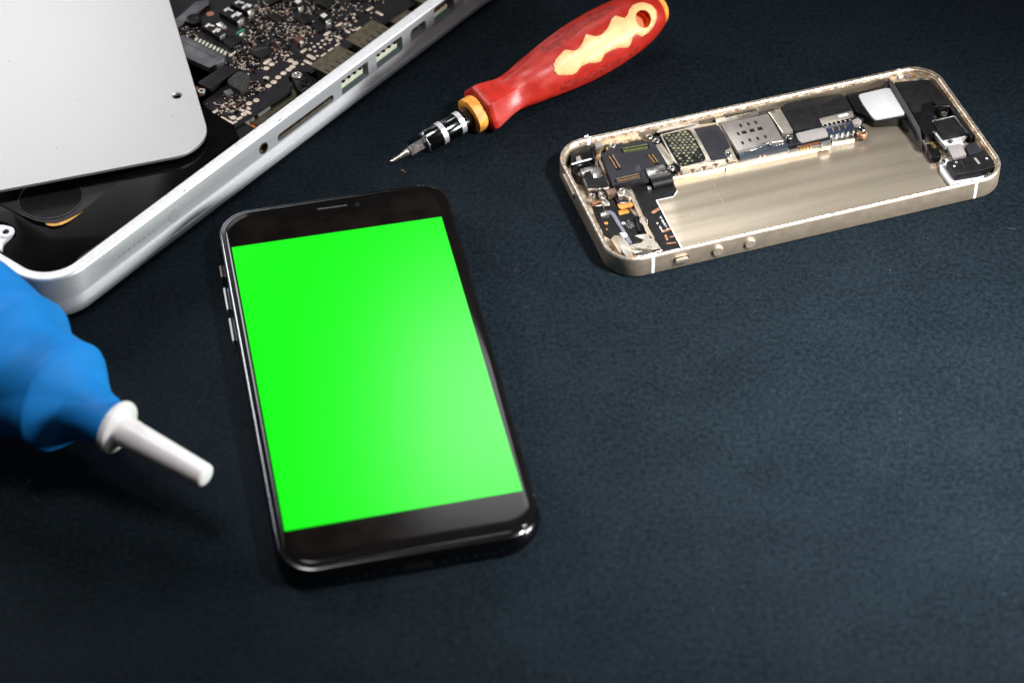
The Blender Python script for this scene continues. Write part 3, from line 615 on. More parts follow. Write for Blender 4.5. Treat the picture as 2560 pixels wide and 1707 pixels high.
M['btn'] = mat('button_steel', (.80, .82, .86), .3, .4, .04, 5); M['btn2'] = mat('tan_switch', (.30, .23, .17), .5, .3, .1, 5)
side_button('mute_switch', (b1[0][1]+b1[1][1])/2, abs(b1[0][1]-b1[1][1])/2, 'btn2')
for bb in (b2_, b3): side_button('volume_button', (bb[0][1]+bb[1][1])/2, abs(bb[0][1]-bb[1][1])/2, 'btn')
side_button('side_button', 2.6, .9, 'phone_frame', FX1, 1, .28, .40, .02)
def frame_band(x, y, alongx):
    bm = bmesh.new(); prof = [(.10, .10), (.03, .20), (0, .32), (0, .45), (.015, .58), (.05, .68), (.10, .735)]
    L_ = []
    for s in (-.045, .045):
        L_.append([bm.verts.new(((x+s, (FY1-i+.003 if y > 0 else FY0+i-.003), z) if alongx else ((FX1-i+.003 if x > 0 else FX0+i-.003), y+s, z))) for i, z in prof])
    for i in range(len(prof)-1): bm.faces.new((L_[0][i], L_[0][i+1], L_[1][i+1], L_[1][i]))
    from_bm('antenna_band', bm, 'band', ph, 60)
frame_band(-1, 5.95, False); frame_band(1, -5.95, False); frame_band(-1.9, 1, True)
def bottom_hole(nm, x, w_, h_, parent=ph):
    bm = bmesh.new(); P = stadium(x-w_/2+h_/2, .385, x+w_/2-h_/2, .385, h_/2) if w_ > h_ else disc(x, .385, h_/2, 12)
    bm.faces.new([bm.verts.new((a, FY0-.003, b)) for a, b in P]); return from_bm(nm, bm, 'dark', ph)
bottom_hole('charging_port', 0, .83, .27)
for x in (-1.9, -1.65, -1.4, -1.15, 1.05, 1.3, 1.55, 1.8, 2.05, 2.3): bottom_hole('speaker_hole', x, .13, .13)
for x in (-.72, .72): bottom_hole('pentalobe_screw', x, .15, .15)

# ================================================================== opened champagne phone
SL, SWd, SH = 12.915, 5.882, .75
s5 = empty('opened_phone', (8.4256, 56.3117, 0), .28692, 'champagne metal phone housing without its screen showing the board and empty battery bay', 'phone')
ax_, ay_ = SL/2, SWd/2
hs = sweep('housing', -ax_, ax_, -ay_, ay_, .98, [(.09, 0), (.02, .03), (0, .07), (0, .68), (.025, .715), (.05, .735), (.065, .735), (.075, .70), (.13, .66), (.13, .60), (.17, .58), (.17, .14)], 'champ', s5, n=16, smooth=28)
sweep('bright_rim', -ax_, ax_, -ay_, ay_, .98, [(.002, .684), (.02, .722), (.045, .742), (.10, .738), (.10, .705), (.03, .69)], 'champ_rim', s5, n=16, smooth=28, close=True)
sweep('inner_wall', -ax_, ax_, -ay_, ay_, .98, [(.085, .712), (.128, .672), (.128, .60), (.155, .59), (.155, .155), (.168, .155), (.168, .595), (.14, .605)], 'champ_in', s5, n=16, smooth=28, close=True)
ZF = .17
prism('inner_floor', rrect(-ax_+.16, ax_-.16, -ay_+.16, ay_-.16, .8, 10), .10, .155, 'champ_in', s5, 0)
bay5 = [(-3.175, 0.941), (-3.194, 0.411), (-3.414, 0.007), (-4.037, -0.019), (-4.064, -2.306)] + [(ax_-2.28, -ay_+.17)] 
rb = [(4.73, -2.32), (4.727, -1.05), (4.686, -0.283), (4.785, 0.35)]
far = [(2.032, 0.604), (0.504, 0.732), (-1.172, 0.825), (-3.155, 0.813)]
pts = [(-3.228, 0.797), (-3.297, 0.179), (-4.037, -0.019), (-4.066, -2.265)]
prism('battery_bay', [pts[0], pts[1], pts[2], (pts[3][0], -ay_+.172), (rb[0][0], -ay_+.172), rb[1], rb[2], (rb[3][0]+.1, rb[3][1]+.9), (pts[0][0], rb[3][1]+1.2)], .155, .182, 'tray', s5, .004)
# shallow grooves cut in the bay
for a, b in (((-2.061, 0.503), (-2.16, -0.993)), ((-2.181, -1.048), (-3.98, -0.958))):
    prism('bay_groove', stadium(*a, *b, .008), .182, .184, 'champ_rim', s5, 0)
for k in range(7):
    a = (-3.388, -0.112); x = a[0]+.05+k*.045
a0, a1 = [(-3.437, -0.149), (-2.234, -0.134)]
bm = bmesh.new()
for k in range(9):
    dy = -k*.09; add_prism(bm, rect((a0[0]+a1[0])/2+.02*k, (a0[1]+a1[1])/2+.25+dy, 1.35, .010), .182, .1835, 0)
from_bm('milling_mark', bm, 'mark', s5)
# worn criss-cross scratches by the speaker end
bm = bmesh.new()
for (p0, p1) in (((3.148, -0.329), (3.159, -1.078)), ((3.618, -0.255), (3.589, -1.501)), ((4.007, -0.293), (3.964, -1.767)), ((3.401, -0.322), (3.663, -0.294)),
     ((3.754, -0.16), (4.053, -0.12)), ((4.061, -0.312), (4.37, -0.252)), ((4.167, -0.77), (4.583, -0.748)), ((3.581, -0.897), (3.986, -0.896)), ((3.979, -0.566), (4.012, -1.044))):
    n = 7
    for i in range(n):
        if random.random() < .3: continue
        t0 = i/n+random.uniform(0, .04); t1 = t0+random.uniform(.05, .12); f_ = lambda t: (p0[0]+(p1[0]-p0[0])*t+random.uniform(-.008, .008), p0[1]+(p1[1]-p0[1])*t+random.uniform(-.008, .008))
        add_prism(bm, stadium(*f_(t0), *f_(t1), random.uniform(.004, .011), 3), .182, .1835, 0)
from_bm('scratch', bm, 'champ_rim', s5)
def P5(nm, poly, z0, z1, m_, par=None, bev=.01, rnd=0): return prism(nm, poly, z0, z1, m_, par or s5, bev, rnd)

# ---- black ribbon cable on the left of the bay
fx = P5('ribbon_cable', [(-4.534, 0.896), (-3.232, 0.882), (-3.288, 0.205), (-3.499, -0.031), (-4.046, -0.04), (-4.074, -2.286), (-4.625, -2.291), (-4.715, -1.55)], .155, .20, 'matte', None, .01, .10)
for q in (stadium(*(-4.047, -0.045), *(-4.071, -2.287), .016), stadium(*(-3.506, -0.05), *(-4.028, -0.041), .012), stadium(*(-3.296, 0.155), *(-3.462, -0.027), .012)):
    P5('cable_edge', q, .19, .206, 'print', fx, 0)
for a, b, hw in (((-4.329, -0.532), (-4.1, -0.428), .055), ((-4.353, -1.455), (-4.112, -1.408), .045), ((-4.335, -1.64), (-4.356, -1.837), .035), ((-4.414, -1.995), (-4.173, -2.041), .03), ((-4.222, -1.755), (-4.103, -1.759), .03)):
    P5('exposed_copper', stadium(*a, *b, hw, 4), .20, .204, 'copper', fx, 0)
def text(body, p0, p1, h, z, m_, par):
    cu = bpy.data.curves.new('print', 'FONT'); cu.body = body; cu.size = h; cu.align_x = 'LEFT'; cu.space_character = 1.05
    o = bpy.data.objects.new('print', cu); dg = bpy.context.evaluated_depsgraph_get(); me = bpy.data.meshes.new_from_object(o.evaluated_get(dg)); bpy.data.objects.remove(o)
    d = Vector(p1)-Vector(p0); wdt = max(v.co.x for v in me.vertices); s = d.length/wdt; a = math.atan2(d.y, d.x)
    for v in me.vertices:
        x, y = v.co.x*s, v.co.y; v.co = (p0[0]+x*math.cos(a)-y*math.sin(a), p0[1]+x*math.sin(a)+y*math.cos(a), z)
    return link('printed_code', me, m_, par)
text('1-1590-A', (-4.146, -1.431), (-4.164, -0.776), .10, .206, 'print', fx)
text('M5: 9', (-4.32, -1.445), (-4.348, -1.009), .09, .206, 'print', fx)
for q in ((920,600,1),): pass
for x, y, r_ in ((1003,686,.02), (1043,686,.015), (757,600,.012)):
    q = hm(0, x, y); P5('dust_speck', disc(*q, r_, 7), .20, .215, 'lint', fx, 0)
P5('tiny_connector', [(-4.132, 0.597), (-4.011, 0.593), (-4.019, 0.473), (-4.142, 0.473)], .20, .27, 'tin', fx)

# ---- logic board, shields and SIM reader
lb = P5('logic_board', [(-3.174, 2.706), (-1.001, 2.766), (-0.413, 2.79), (0.896, 2.794), (2.89, 2.659), (3.876, 2.551), (4.018, 1.863), (2.823, 0.792), (2.311, 0.746), (-1.232, 0.69), (-3.299, 0.665), (-3.334, 1.105), (-3.31, 1.787)], .155, .34, 'pcb', None, .01)
sh = P5('shield_frame', [(-2.975, 2.596), (-1.86, 2.637), (-1.619, 2.666), (-1.114, 2.596), (-1.037, 2.423), (-1.032, 1.955), (-1.061, 1.306), (-1.312, 1.195), (-1.37, 0.825), (-2.898, 0.923), (-3.009, 1.232), (-3, 1.792)], .34, .46, 'shield', lb, .015)
P5('far_rail', [(-3.071, 2.688), (-2.912, 2.811), (-1.619, 2.748), (-1.631, 2.641), (-2.944, 2.645)], .34, .50, 'chrome', lb, .015)
P5('far_rail', [(-1.067, 2.761), (-0.563, 2.723), (0.379, 2.762), (0.398, 2.665), (-0.558, 2.587), (-0.145, 2.536), (-0.553, 2.451), (-1.107, 2.506)], .34, .50, 'shield', lb, .01)
P5('slot', [(-0.761, 2.733), (0.34, 2.74), (0.355, 2.667), (-0.733, 2.657)], .50, .512, 'dark', lb, 0)
P5('clip_foot', [(-1.326, 1.196), (-1.078, 1.286), (-1.1, 1.119), (-1.119, 0.671), (-1.399, 0.68), (-1.39, 0.958)], .34, .48, 'shield', lb, .02)
hxp = [(-2.938, 2.542), (-2.064, 2.553), (-1.995, 2.432), (-2.004, 1.652), (-2.027, 1.03), (-2.153, 0.922), (-2.86, 0.913), (-2.945, 1.062), (-2.953, 1.845)]
hc = P5('honeycomb_label', hxp, .46, .472, 'matte', lb, .004, .06)
cx0, cy0 = (-2.523, 1.742); bm = bmesh.new(); s_ = .148
ahx = R(-14); random.seed(11)
for i in range(-12, 13):
    for j in range(-12, 13):
        x = (i+(j % 2)*.5)*s_; y = j*s_*.866; X_, Y_ = cx0+x*math.cos(ahx)-y*math.sin(ahx), cy0+x*math.sin(ahx)+y*math.cos(ahx)
        if inside(X_, Y_, hxp) and all(inside(X_+dx, Y_+dy, hxp) for dx, dy in ((.06, 0), (-.06, 0), (0, .05), (0, -.05))):
            fade = (Y_-cy0) < -.35 and random.random() < .75
            r_ = .060*(random.uniform(.35, .7) if fade else random.uniform(.85, 1)); 
            if fade and random.random() < .35: continue
            add_prism(bm, disc(X_+random.uniform(-.006, .006), Y_, r_, 6, a=ahx+.52), .472, .475, 0)
from_bm('honeycomb_print', bm, 'hexes', hc)
P5('slate_sticker', [(-1.864, 2.499), (-1.141, 2.492), (-1.075, 2.327), (-1.054, 1.899), (-1.101, 1.3), (-1.324, 1.202), (-1.396, 1.053), (-1.385, 0.824), (-1.901, 0.879)], .46, .474, 'slate', lb, .004)
# sloping silver bars at the left end of the shield
P5('shield_bar', [(-3.29, 2.162), (-3.142, 2.178), (-2.974, 1.251), (-3.252, 1.109)], .34, .47, 'shield', lb, .02)
P5('shield_bar', [(-3.139, 2.173), (-3.089, 2.169), (-2.999, 1.299), (-3.056, 1.297)], .34, .49, 'champ_rim', lb, .006)
for x, y, r_ in ((105,480,.12), (190,525,.115), (368,845,.115)): q = hm(1, x, y); screw(*q, .52, r_, lb, 'steel', 'dark')
P5('screw_seat', [(-3.217, 2.594), (-3.001, 2.564), (-3.022, 2.35), (-3.219, 2.198), (-3.331, 2.28)], .34, .44, 'dark', lb); P5('screw_seat', [(-3.093, 1.156), (-2.928, 1.143), (-2.942, 0.804), (-3.084, 0.725), (-3.18, 0.843)], .34, .44, 'dark', lb)
P5('near_strip', [(-3.277, 0.612), (-2.896, 0.995), (-1.338, 0.895), (-1.072, 0.74), (0.616, 0.685), (2.04, 0.725), (1.968, 0.486), (0.76, 0.549), (-1.551, 0.601), (-1.844, 0.572)], .182, .36, 'shield', lb, .01)
P5('shield_rod', [(-3.296, 0.631), (-1.8, 0.678), (-1.81, 0.617), (-3.311, 0.551)], .182, .28, 'champ', lb, .02)
P5('shield_rod', [(-1.505, 0.639), (-0.098, 0.678), (-0.116, 0.597), (-1.53, 0.561)], .182, .30, 'shield', lb, .02)
P5('shield_rod', [(0.242, 0.67), (0.948, 0.647), (0.937, 0.586), (0.231, 0.609)], .182, .30, 'steel', lb, .02)
for x, y in ((480,902), (617,872), (752,840), (890,807), (1303,720), (1437,692), (1577,656), (1712,628)):
    q = hm(2, x, y); P5('ceramic_capacitor', rect(*q, .12, .07, -.06), .34, .44, 'brown', lb)
    for sx in (-.075, .075): P5('capacitor_end', rect(q[0]+sx, q[1], .035, .072, -.06), .34, .43, 'tin', lb, .004)
P5('ceramic_capacitor', [(-1.351, 0.76), (-1.068, 0.759), (-1.096, 0.673), (-1.383, 0.663)], .34, .42, 'brown', lb)
P5('silver_block', [(1.677, 0.634), (1.923, 0.638), (1.921, 0.463), (1.889, 0.387), (1.593, 0.4)], .30, .46, 'tin', lb, .01)
P5('brown_block', [(0.9, 0.756), (1.7, 0.746), (1.665, 0.627), (0.878, 0.633)], .34, .40, 'brown', lb)
for k in range(4): q = hm(3, 1890+k*38, 618-k*8); P5('gold_spring', rect(*q, .05, .09, .1), .26, .41, 'gold', lb, .01)
sim = P5('sim_reader', [(-1.049, 2.335), (0.556, 2.292), (0.539, 1.593), (0.515, 0.897), (0.11, 0.956), (-0.202, 1.032), (-0.521, 0.945), (-1.015, 0.918), (-1.033, 1.6)], .36, .60, 'sim', lb, .012)
def simslot(pts_, w_): 
    for x, y in pts_: q = hm(4, x, y); P5('reader_slot', stadium(q[0], q[1]-.045, q[0], q[1]+.045, w_, 4), .598, .6035, 'dark', sim, 0); P5('slot_pin', rect(q[0]+.008, q[1], .02, .06), .60, .605, 'brass', sim, 0)
simslot(((1185,350), (1275,330), (1363,312), (1157,445), (1207,552), (1292,520), (1385,500), (1475,480)), .038)
for x, y in ((1225,428), (1318,406), (1410,384)): q = hm(4, x, y); P5('reader_window', rect(*q, .15, .15), .598, .6035, 'dark', sim, .0); P5('slot_pin', rect(q[0], q[1]+.03, .08, .02), .60, .606, 'darksteel', sim, 0)
fr_ = P5('reader_front', [(-0.982, 0.989), (-0.487, 1.016), (0.007, 1.11), (0.192, 1.002), (0.575, 0.959), (0.641, 0.805), (0.579, 0.652), (-1.039, 0.662)], .34, .52, 'blue_part', lb, .02)
fr_.data.materials[0] = mat('blue_grey_plastic', (.02, .026, .036), 0, .4, .1, 5)
tube('eject_lever', [(*(-0.845, 0.841), .57), (*(-0.539, 0.824), .57), (*(-0.072, 0.926), .60), (*(0.077, 0.941), .61), (*(0.068, 0.813), .58), (*(0.221, 0.804), .57), (*(0.511, 0.814), .56)], .022, 'chrome', fr_)
P5('reader_bracket', [(0.616, 2.422), (0.894, 2.463), (1.037, 2.459), (1.023, 1.925), (1.01, 1.329), (0.651, 1.332), (0.655, 1.872)], .36, .56, 'shield', lb, .02)
for x, y, r_ in ((1755,480,.11), (1050,680,.09), (1565,190,.07)): q = hm(5, x, y); screw(*q, .56, r_, lb, 'steel')

# black tape, connector and foam pad right of the reader
P5('black_tape', [(1.071, 2.518), (1.363, 2.653), (2.054, 2.653), (3.17, 2.521), (3.223, 2.34), (3.178, 1.551), (2.028, 1.559), (1.97, 1.217), (1.041, 1.292), (1.052, 1.893)], .36, .56, 'matte', lb, .02, .04)
P5('silver_bar', [(1.999, 1.576), (3.116, 1.613), (3.097, 1.367), (1.97, 1.342)], .50, .58, 'shield', lb, .01)
P5('white_pad', [(2.61, 1.52), (2.937, 1.528), (2.942, 1.44), (2.611, 1.421)], .58, .59, 'white', lb, .003, .02)
bc = P5('battery_connector', [(2.044, 1.327), (2.981, 1.258), (2.945, 0.875), (2.024, 0.875)], .34, .46, 'blue_part', lb, .01)
for k in range(3): q = hm(6, 962+k*48, 517-k*11); P5('gold_spring', rect(*q, .035, .13, -.1), .45, .50, 'gold', bc, .01)
for k in range(7): q = hm(6, 880+k*36, 485-k*7); P5('solder_tail', rect(*q, .05, .045), .45, .49, 'tin', bc, .004)
for k in range(5): q = hm(7, 945+k*45, 566-k*9); P5('solder_tail', rect(*q, .06, .04), .34, .46, 'tin', bc, .004)
P5('lower_shield', [(2.146, 0.888), (2.905, 0.858), (2.801, 0.567), (2.056, 0.626)], .182, .36, 'steel', lb, .01)
P5('pad_base', [(0.813, 1.34), (1.115, 1.4), (2.023, 1.32), (2.047, 0.82), (1.455, 0.781), (0.659, 0.807)], .34, .44, 'matte', lb, .01)
P5('foam_pad', [(1.052, 1.227), (1.209, 1.226), (1.985, 1.243), (2.035, 1.107), (1.994, 0.808), (1.835, 0.784), (1.065, 0.774), (1.019, 0.867)], .44, .50, 'foam', lb, .015, .05)
q = (3.06, 0.615); ring('brass_collar', *q, .08, .165, .36, .50, 'copper', lb); screw(q[0]-.01, q[1]+.06, .60, .12, lb, 'chrome', 'dark', 'screw', .1)
P5('brown_foam_block', [(2.952, 1.204), (3.194, 1.266), (3.252, 1.101), (3.102, 0.954), (2.939, 1.023)], .40, .54, 'foam', lb)

# camera side: flash module with a light grey pad, loudspeaker housings
P5('module_surround', [(3.3, 2.528), (3.757, 2.507), (4.8, 2.539), (4.898, 2.267), (4.941, 0.907), (4.826, 0.747), (3.625, 1.058), (3.413, 1.462), (3.287, 1.572)], .20, .50, 'dark', None, .03, .04)
P5('grey_foam_pad', [(3.652, 2.308), (4.679, 2.33), (4.792, 2.189), (4.784, 1.149), (4.642, 0.931), (3.659, 1.002), (3.622, 1.114), (3.605, 1.819)], .50, .56, 'foam_light', None, .02, .09)
spk = P5('loudspeaker', [(4.98, 2.474), (5.951, 2.281), (6.116, 2.185), (6.15, 1.527), (6.162, 0.933), (6.029, 0.784), (5.81, 0.859), (5.703, 1.179), (5.375, 1.193), (5.175, 0.872), (4.9, 0.879), (4.906, 1.314)], .16, .60, 'matte', None, .025, .03)
sp2 = P5('speaker_spine', [(4.846, 2.668), (4.945, 2.509), (4.877, 1.396), (4.785, 0.074), (4.638, -0.351), (4.553, -0.605), (4.584, -0.333), (4.64, 0.171), (4.712, 1.452), (4.741, 2.231)], .16, .62, 'grey_plastic', None, .02)
P5('spine_side', [(4.677, 2.636), (4.918, 2.804), (4.712, 1.708), (4.689, -0.026), (4.594, -0.373), (4.543, -0.071), (4.464, 1.012), (4.701, 0.834), (4.679, 2.064)], .16, .45, 'dark', None, .02)
P5('lower_housing', [(4.888, 0.884), (5.173, 0.884), (5.386, 1.176), (5.699, 1.167), (5.511, 0.55), (5.271, 0.439), (5.237, -0.148), (4.809, -0.192), (4.809, 0.117)], .16, .57, 'dark', None, .03, .03)
pt = [(5.671, 0.978), (5.826, 0.9), (6.12, 0.814)]; tube('lug', [(*pt[0], .50), (*pt[1], .57), (*pt[2], .57)], .085, 'dark', spk, 16, 2)
P5('side_channel', [(6.127, 0.832), (6.257, 0.837), (6.293, -0.668), (6.214, -0.736), (6.21, -0.545)], .16, .52, 'dark', None, .02)
mb = P5('module_bracket', [(5.199, -0.125), (5.364, 0.442), (6.174, 0.479), (6.21, -0.422), (6.042, -0.579), (5.867, -0.615), (5.842, -0.937), (5.251, -0.792)], .30, .46, 'tin', None, .01)
mb.data.materials[0] = mat('white_silver_bracket', (.80, .80, .82), .6, .3, .03, 4)
P5('black_module', [(5.285, 0.3), (6.062, 0.304), (6.115, -0.558), (5.294, -0.548)], .44, .58, 'matte', None, .015)
for x, y, r_ in ((1290,838,.09), (1110,592,.10), (1222,535,.10), (960,165,.11), (1715,1200,.09), (1215,1050,.07)): q = hm(8, x, y); screw(*q, .50, r_, s5, 'steel', 'dark')
P5('white_boss', [(5.317, 3.068), (5.453, 3.047), (5.395, 2.739), (5.245, 2.69), (5.233, 2.845)], .4, .56, 'white', None, .03)
P5('grey_slug', [(5.503, 2.83), (5.68, 2.794), (5.659, 2.676), (5.462, 2.668)], .4, .5, 'darksteel', None, .02, .04)
P5('housing_block', [(5.001, 2.797), (5.824, 2.766), (6.172, 2.396), (5.989, 2.348), (5.006, 2.52)], .16, .46, 'champ_in', None, .02)
cnx = P5('flex_connector', [(4.746, -0.5), (5.081, -0.487), (4.981, -1.111), (4.926, -1.162), (4.633, -1.156), (4.66, -0.791)], .20, .44, 'dark', None, .03)
gc = P5('gold_contacts', [(4.861, -0.498), (4.965, -0.496), (4.984, -0.762), (4.884, -0.775)], .44, .465, 'gold', cnx, .004); P5('slit', [(4.885, -0.566), (4.923, -0.565), (4.935, -0.744), (4.897, -0.745)], .465, .467, 'dark', gc, 0)
P5('silver_edge', [(4.716, -0.194), (4.769, -0.284), (4.716, -0.878), (4.669, -1.049), (4.672, -0.77)], .2, .42, 'tin', None, .01)
P5('foam_pad', [(5.253, -0.917), (5.703, -0.943), (5.66, -1.468), (5.182, -1.524)], .40, .54, 'foam', None, .02, .03)
P5('dark_block', [(5.792, -1.07), (6.165, -1.023), (6.184, -1.508), (5.822, -1.548), (5.719, -1.536)], .2, .56, 'slate', None, .04, .05)
pl = P5('white_plate', [(4.842, -1.288), (5.119, -1.243), (6.215, -1.896), (6.338, -2.03), (6.312, -2.344), (5.931, -2.49), (5.341, -2.427), (4.704, -2.402), (4.689, -1.7)], .20, .34, 'tin', None, .01)
pl.data.materials[0] = mat('pale_lilac_plate', (.66, .65, .70), .3, .4, .04, 3)
fb = P5('black_connector_block', [(4.897, -1.654), (5.364, -1.651), (6.238, -1.647), (6.205, -2.331), (5.618, -2.36), (4.891, -2.296)], .26, .60, 'matte', None, .012)
for x, y in ((1332,1113), (1685,1031)): P5('white_dot', disc(*hm(9, x, y), .034, 14), .60, .604, 'white', fb, 0)
P5('grey_oval', stadium(*(5.79, -1.8), *(5.803, -2.036), .04), .60, .603, 'foam', fb, 0); P5('grey_oval', disc(*(5.161, -1.771), .045, 14), .60, .603, 'foam', fb, 0)
P5('fold_line', stadium(*(5.324, -1.734), *(5.294, -2.162), .004), .60, .602, 'darksteel', fb, 0)
for k in range(4): q = hm(10, 1520+k*26, 1215-k*6); P5('gold_spring', rect(*q, .03, .09, .2), .34, .40, 'gold', pl, .004)
P5('red_part', rect(*(5.254, -2.24), .06, .05), .34, .39, 'copper', pl)
P5('copper_line', stadium(*(4.735, -1.065), *(4.724, -2.33), .012), .182, .20, 'copper', None, 0)

# ---- top end: connector board, screws, camera, contacts
cb = P5('connector_board', [(-5.058, 2.273), (-4.918, 2.29), (-4.825, 2.363), (-4.448, 2.522), (-4.305, 2.592), (-4.233, 2.554), (-4.236, 2.45), (-3.499, 2.422), (-3.36, 2.336), (-3.298, 2.13), (-3.292, 1.152), (-3.954, 1.159), (-3.94, 0.872), (-4.027, 0.724), (-5.204, 0.743), (-5.158, 1.21)], .20, .50, 'slate', None, .012, .03)
cb2 = P5('board_step', [(-5.185, 0.988), (-3.953, 0.926), (-4.044, 0.676), (-4.442, 0.685), (-4.779, 0.673), (-5.186, 0.748)], .30, .47, 'pcb', None, .01)
def connector(p0, p1, hw, m_, z=.50, n=14, m2='dark'):
  if 1:
    a = math.atan2(p1[1]-p0[1], p1[0]-p0[0]); L_ = math.dist(p0, p1); cx, cy = (p0[0]+p1[0])/2, (p0[1]+p1[1])/2
    b = P5('board_connector', rect(cx, cy, L_, hw*2, a), z, z+.05, m2, cb, .008)
  for side in (-1, 1):
    bm = bmesh.new()
    for k in range(n):
        t = (k+.5)/n*L_*.9-L_*.45
        for s in ((side,)):
            X_ = cx+t*math.cos(a)-s*hw*.78*math.sin(a); Y_ = cy+t*math.sin(a)+s*hw*.78*math.cos(a)
            add_prism(bm, rect(X_, Y_, L_/n*.55, hw*.62, a), z, z+.062, 0)
    from_bm('contact_row', bm, m_, b)
  P5('slit', rect(cx, cy, L_*.85, hw*.35, a), z+.05, z+.052, 'dark', b, 0)
connector((-4.396, 2.166), (-3.537, 2.083), .075, 'green_gold', n=22) if 0 else None
M['gg'] = mat('green_gold_contact', (.42, .50, .18), .8, .3, .1, 8); M['cg'] = mat('copper_gold_contact', (.72, .47, .27), .9, .3, .1, 8)
connector((-4.403, 2.169), (-3.523, 2.099), .075, 'gg', n=22)
connector((-4.816, 2.075), (-4.786, 1.367), .075, 'cg', n=16)
connector((-3.634, 1.698), (-3.585, 1.228), .070, 'gold', n=11)
connector((-5.078, 0.867), (-4.234, 0.872), .062, 'cg', n=30)
P5('silver_block', [(-4.019, 1.032), (-3.458, 1.051), (-3.401, 1.001), (-3.411, 0.722), (-4.048, 0.671)], .50, .60, 'steel', None, .015, .03)
ra = [(-3.992, 0.771), (-3.335, 0.778)]; tube('cable_roll', [(*ra[0], .40), (*ra[1], .40)], .16, 'matte', fx, 16, 1)
tube('cable_roll', [(ra[0][0]+.02, ra[0][1]-.22, .30), (ra[1][0]+.03, ra[1][1]-.22, .30)], .13, 'matte', fx, 16, 1)
for x, y, r_, nm in ((1880,250,.0,''), (1025,355,.11,'w'), (635,1340,.11,''), (1215,1230,.10,'w')):
    if r_: screw(*hm(11, x, y), .54, r_, s5, 'tin' if nm else 'steel')
ring('gold_washer', *(-4.708, 2.503), .03, .10, .36, .44, 'gold', s5)
P5('far_wall_block', [(-5.03, 3.143), (-4.594, 3.127), (-4.176, 2.958), (-3.648, 2.91), (-3.606, 2.551), (-4.233, 2.554), (-4.741, 2.701), (-5.125, 2.57), (-5.125, 2.964)], .16, .46, 'champ_in', None, .02, .04)
P5('oval_pad', stadium(*(-5.499, 2.91), *(-5.239, 2.927), .085), .48, .56, 'foam', None, .02)
P5('oval_pad', [(-5.088, 2.874), (-4.89, 2.86), (-4.872, 2.617), (-5.116, 2.595)], .44, .52, 'foam', None, .02, .06)
P5('oval_surround', stadium(*(-5.514, 2.965), *(-5.182, 2.944), .15), .3, .50, 'champ', None, .03)
P5('white_tab', [(-5.342, 3.075), (-5.185, 3.114), (-5.238, 2.934), (-5.178, 2.887), (-5.225, 2.772), (-5.347, 2.761), (-5.352, 2.894)], .52, .66, 'white', None, .02)
cm = P5('camera_module', [(-5.919, 2.763), (-5.684, 2.761), (-5.3, 2.749), (-5.183, 2.695), (-5.376, 2.083), (-5.723, 2.098), (-6.108, 2.048)], .16, .52, 'dark', None, .04)
tube('white_trim', [(*(-6.102, 2.042), .53), (*(-5.765, 2.074), .53), (*(-5.44, 2.093), .53)], .028, 'white', cm)
P5('black_post', [(-5.267, 2.647), (-5.115, 2.648), (-5.323, 2.041), (-5.399, 2.015)], .16, .56, 'dark', None, .03)
P5('grey_chip', [(-5.856, 2.351), (-5.719, 2.357), (-5.738, 2.104), (-5.919, 2.062)], .52, .535, 'foam', cm, .004)
lm = (-5.774, 1.75); lz = ring('lens_ring', *lm, .30, .40, .16, .46, 'dark', s5, 32); 
vm = P5('metal_can', [(-5.924, 1.752), (-5.554, 1.806), (-5.297, 1.873), (-5.365, 1.382), (-5.26, 1.398), (-5.315, 0.805), (-5.726, 0.819), (-5.979, 0.854), (-5.959, 1.304)], .16, .44, 'darksteel', None, .03, .04)
P5('can_top', [(-5.885, 1.817), (-5.324, 1.845), (-5.355, 1.559), (-5.672, 1.462), (-5.918, 1.572)], .44, .47, 'steel', vm, .01); P5('bright_patch', [(-5.595, 1.59), (-5.392, 1.598), (-5.395, 1.394), (-5.518, 1.232), (-5.645, 1.25)], .44, .50, 'tin', vm, .01)
P5('torn_tape', [(-5.843, 1.598), (-5.617, 1.624), (-5.667, 1.283), (-5.504, 1.176), (-5.291, 1.308), (-5.316, 0.757), (-5.957, 0.823)], .44, .49, 'matte', vm, .01)
for p0, p1 in (((-5.961, 0.811), (-5.705, 0.737)), ((-5.504, 0.693), (-5.347, 0.716))): P5('silver_line', stadium(*p0, *p1, .02), .44, .50, 'tin', vm, .004)
P5('amber_wall', [(-5.163, 2.259), (-5.024, 2.368), (-5.046, 1.624), (-5.101, 1.514), (-5.19, 1.596)], .16, .30, 'champ_in', None, .02)
P5('brown_connector', [(-5.469, 0.684), (-5.132, 0.706), (-5.149, 0.485), (-5.446, 0.434)], .22, .42, 'foam', None, .03); bpy.data.objects['brown_connector'].data.materials[0] = mat('brown_metal', (.23, .15, .11), .6, .4, .3, 9)
for k in range(4): P5('spring_block', rect(*hm(12, 522+k*20, 60+k*68), .13, .13, .3), .22, .46-.02*k, 'steel', None, .02)
tube('spring_hook', [(*(-5.59, 0.358), .34), (*(-5.554, 0.12), .30), (*(-5.653, 0.178), .28), (*(-5.937, 0.214), .27)], .04, 'steel', s5)
P5('contact_bracket', [(-5.083, 0.504), (-4.925, 0.556), (-4.781, 0.401), (-4.796, 0.135), (-4.89, 0.092), (-5.044, 0.219), (-5.196, 0.241)], .22, .46, 'white', None, .03, .03); bpy.data.objects['contact_bracket'].data.materials[0] = M['tin']
P5('bracket_hole', disc(*(-5.004, 0.39), .03, 12), .46, .463, 'copper', None, 0)
P5('orange_flex', [(-5.257, 0.142), (-5.134, 0.07), (-4.727, 0.037), (-4.715, -0.012), (-4.784, -0.094), (-5.24, -0.118), (-5.269, -0.033)], .20, .26, 'orange', None, .015, .03)
P5('dark_flex', [(-5.248, 0.482), (-4.812, 0.304), (-4.8, 0.059), (-5.156, 0.12), (-5.263, 0.156)], .22, .30, 'pcb', None, .01)
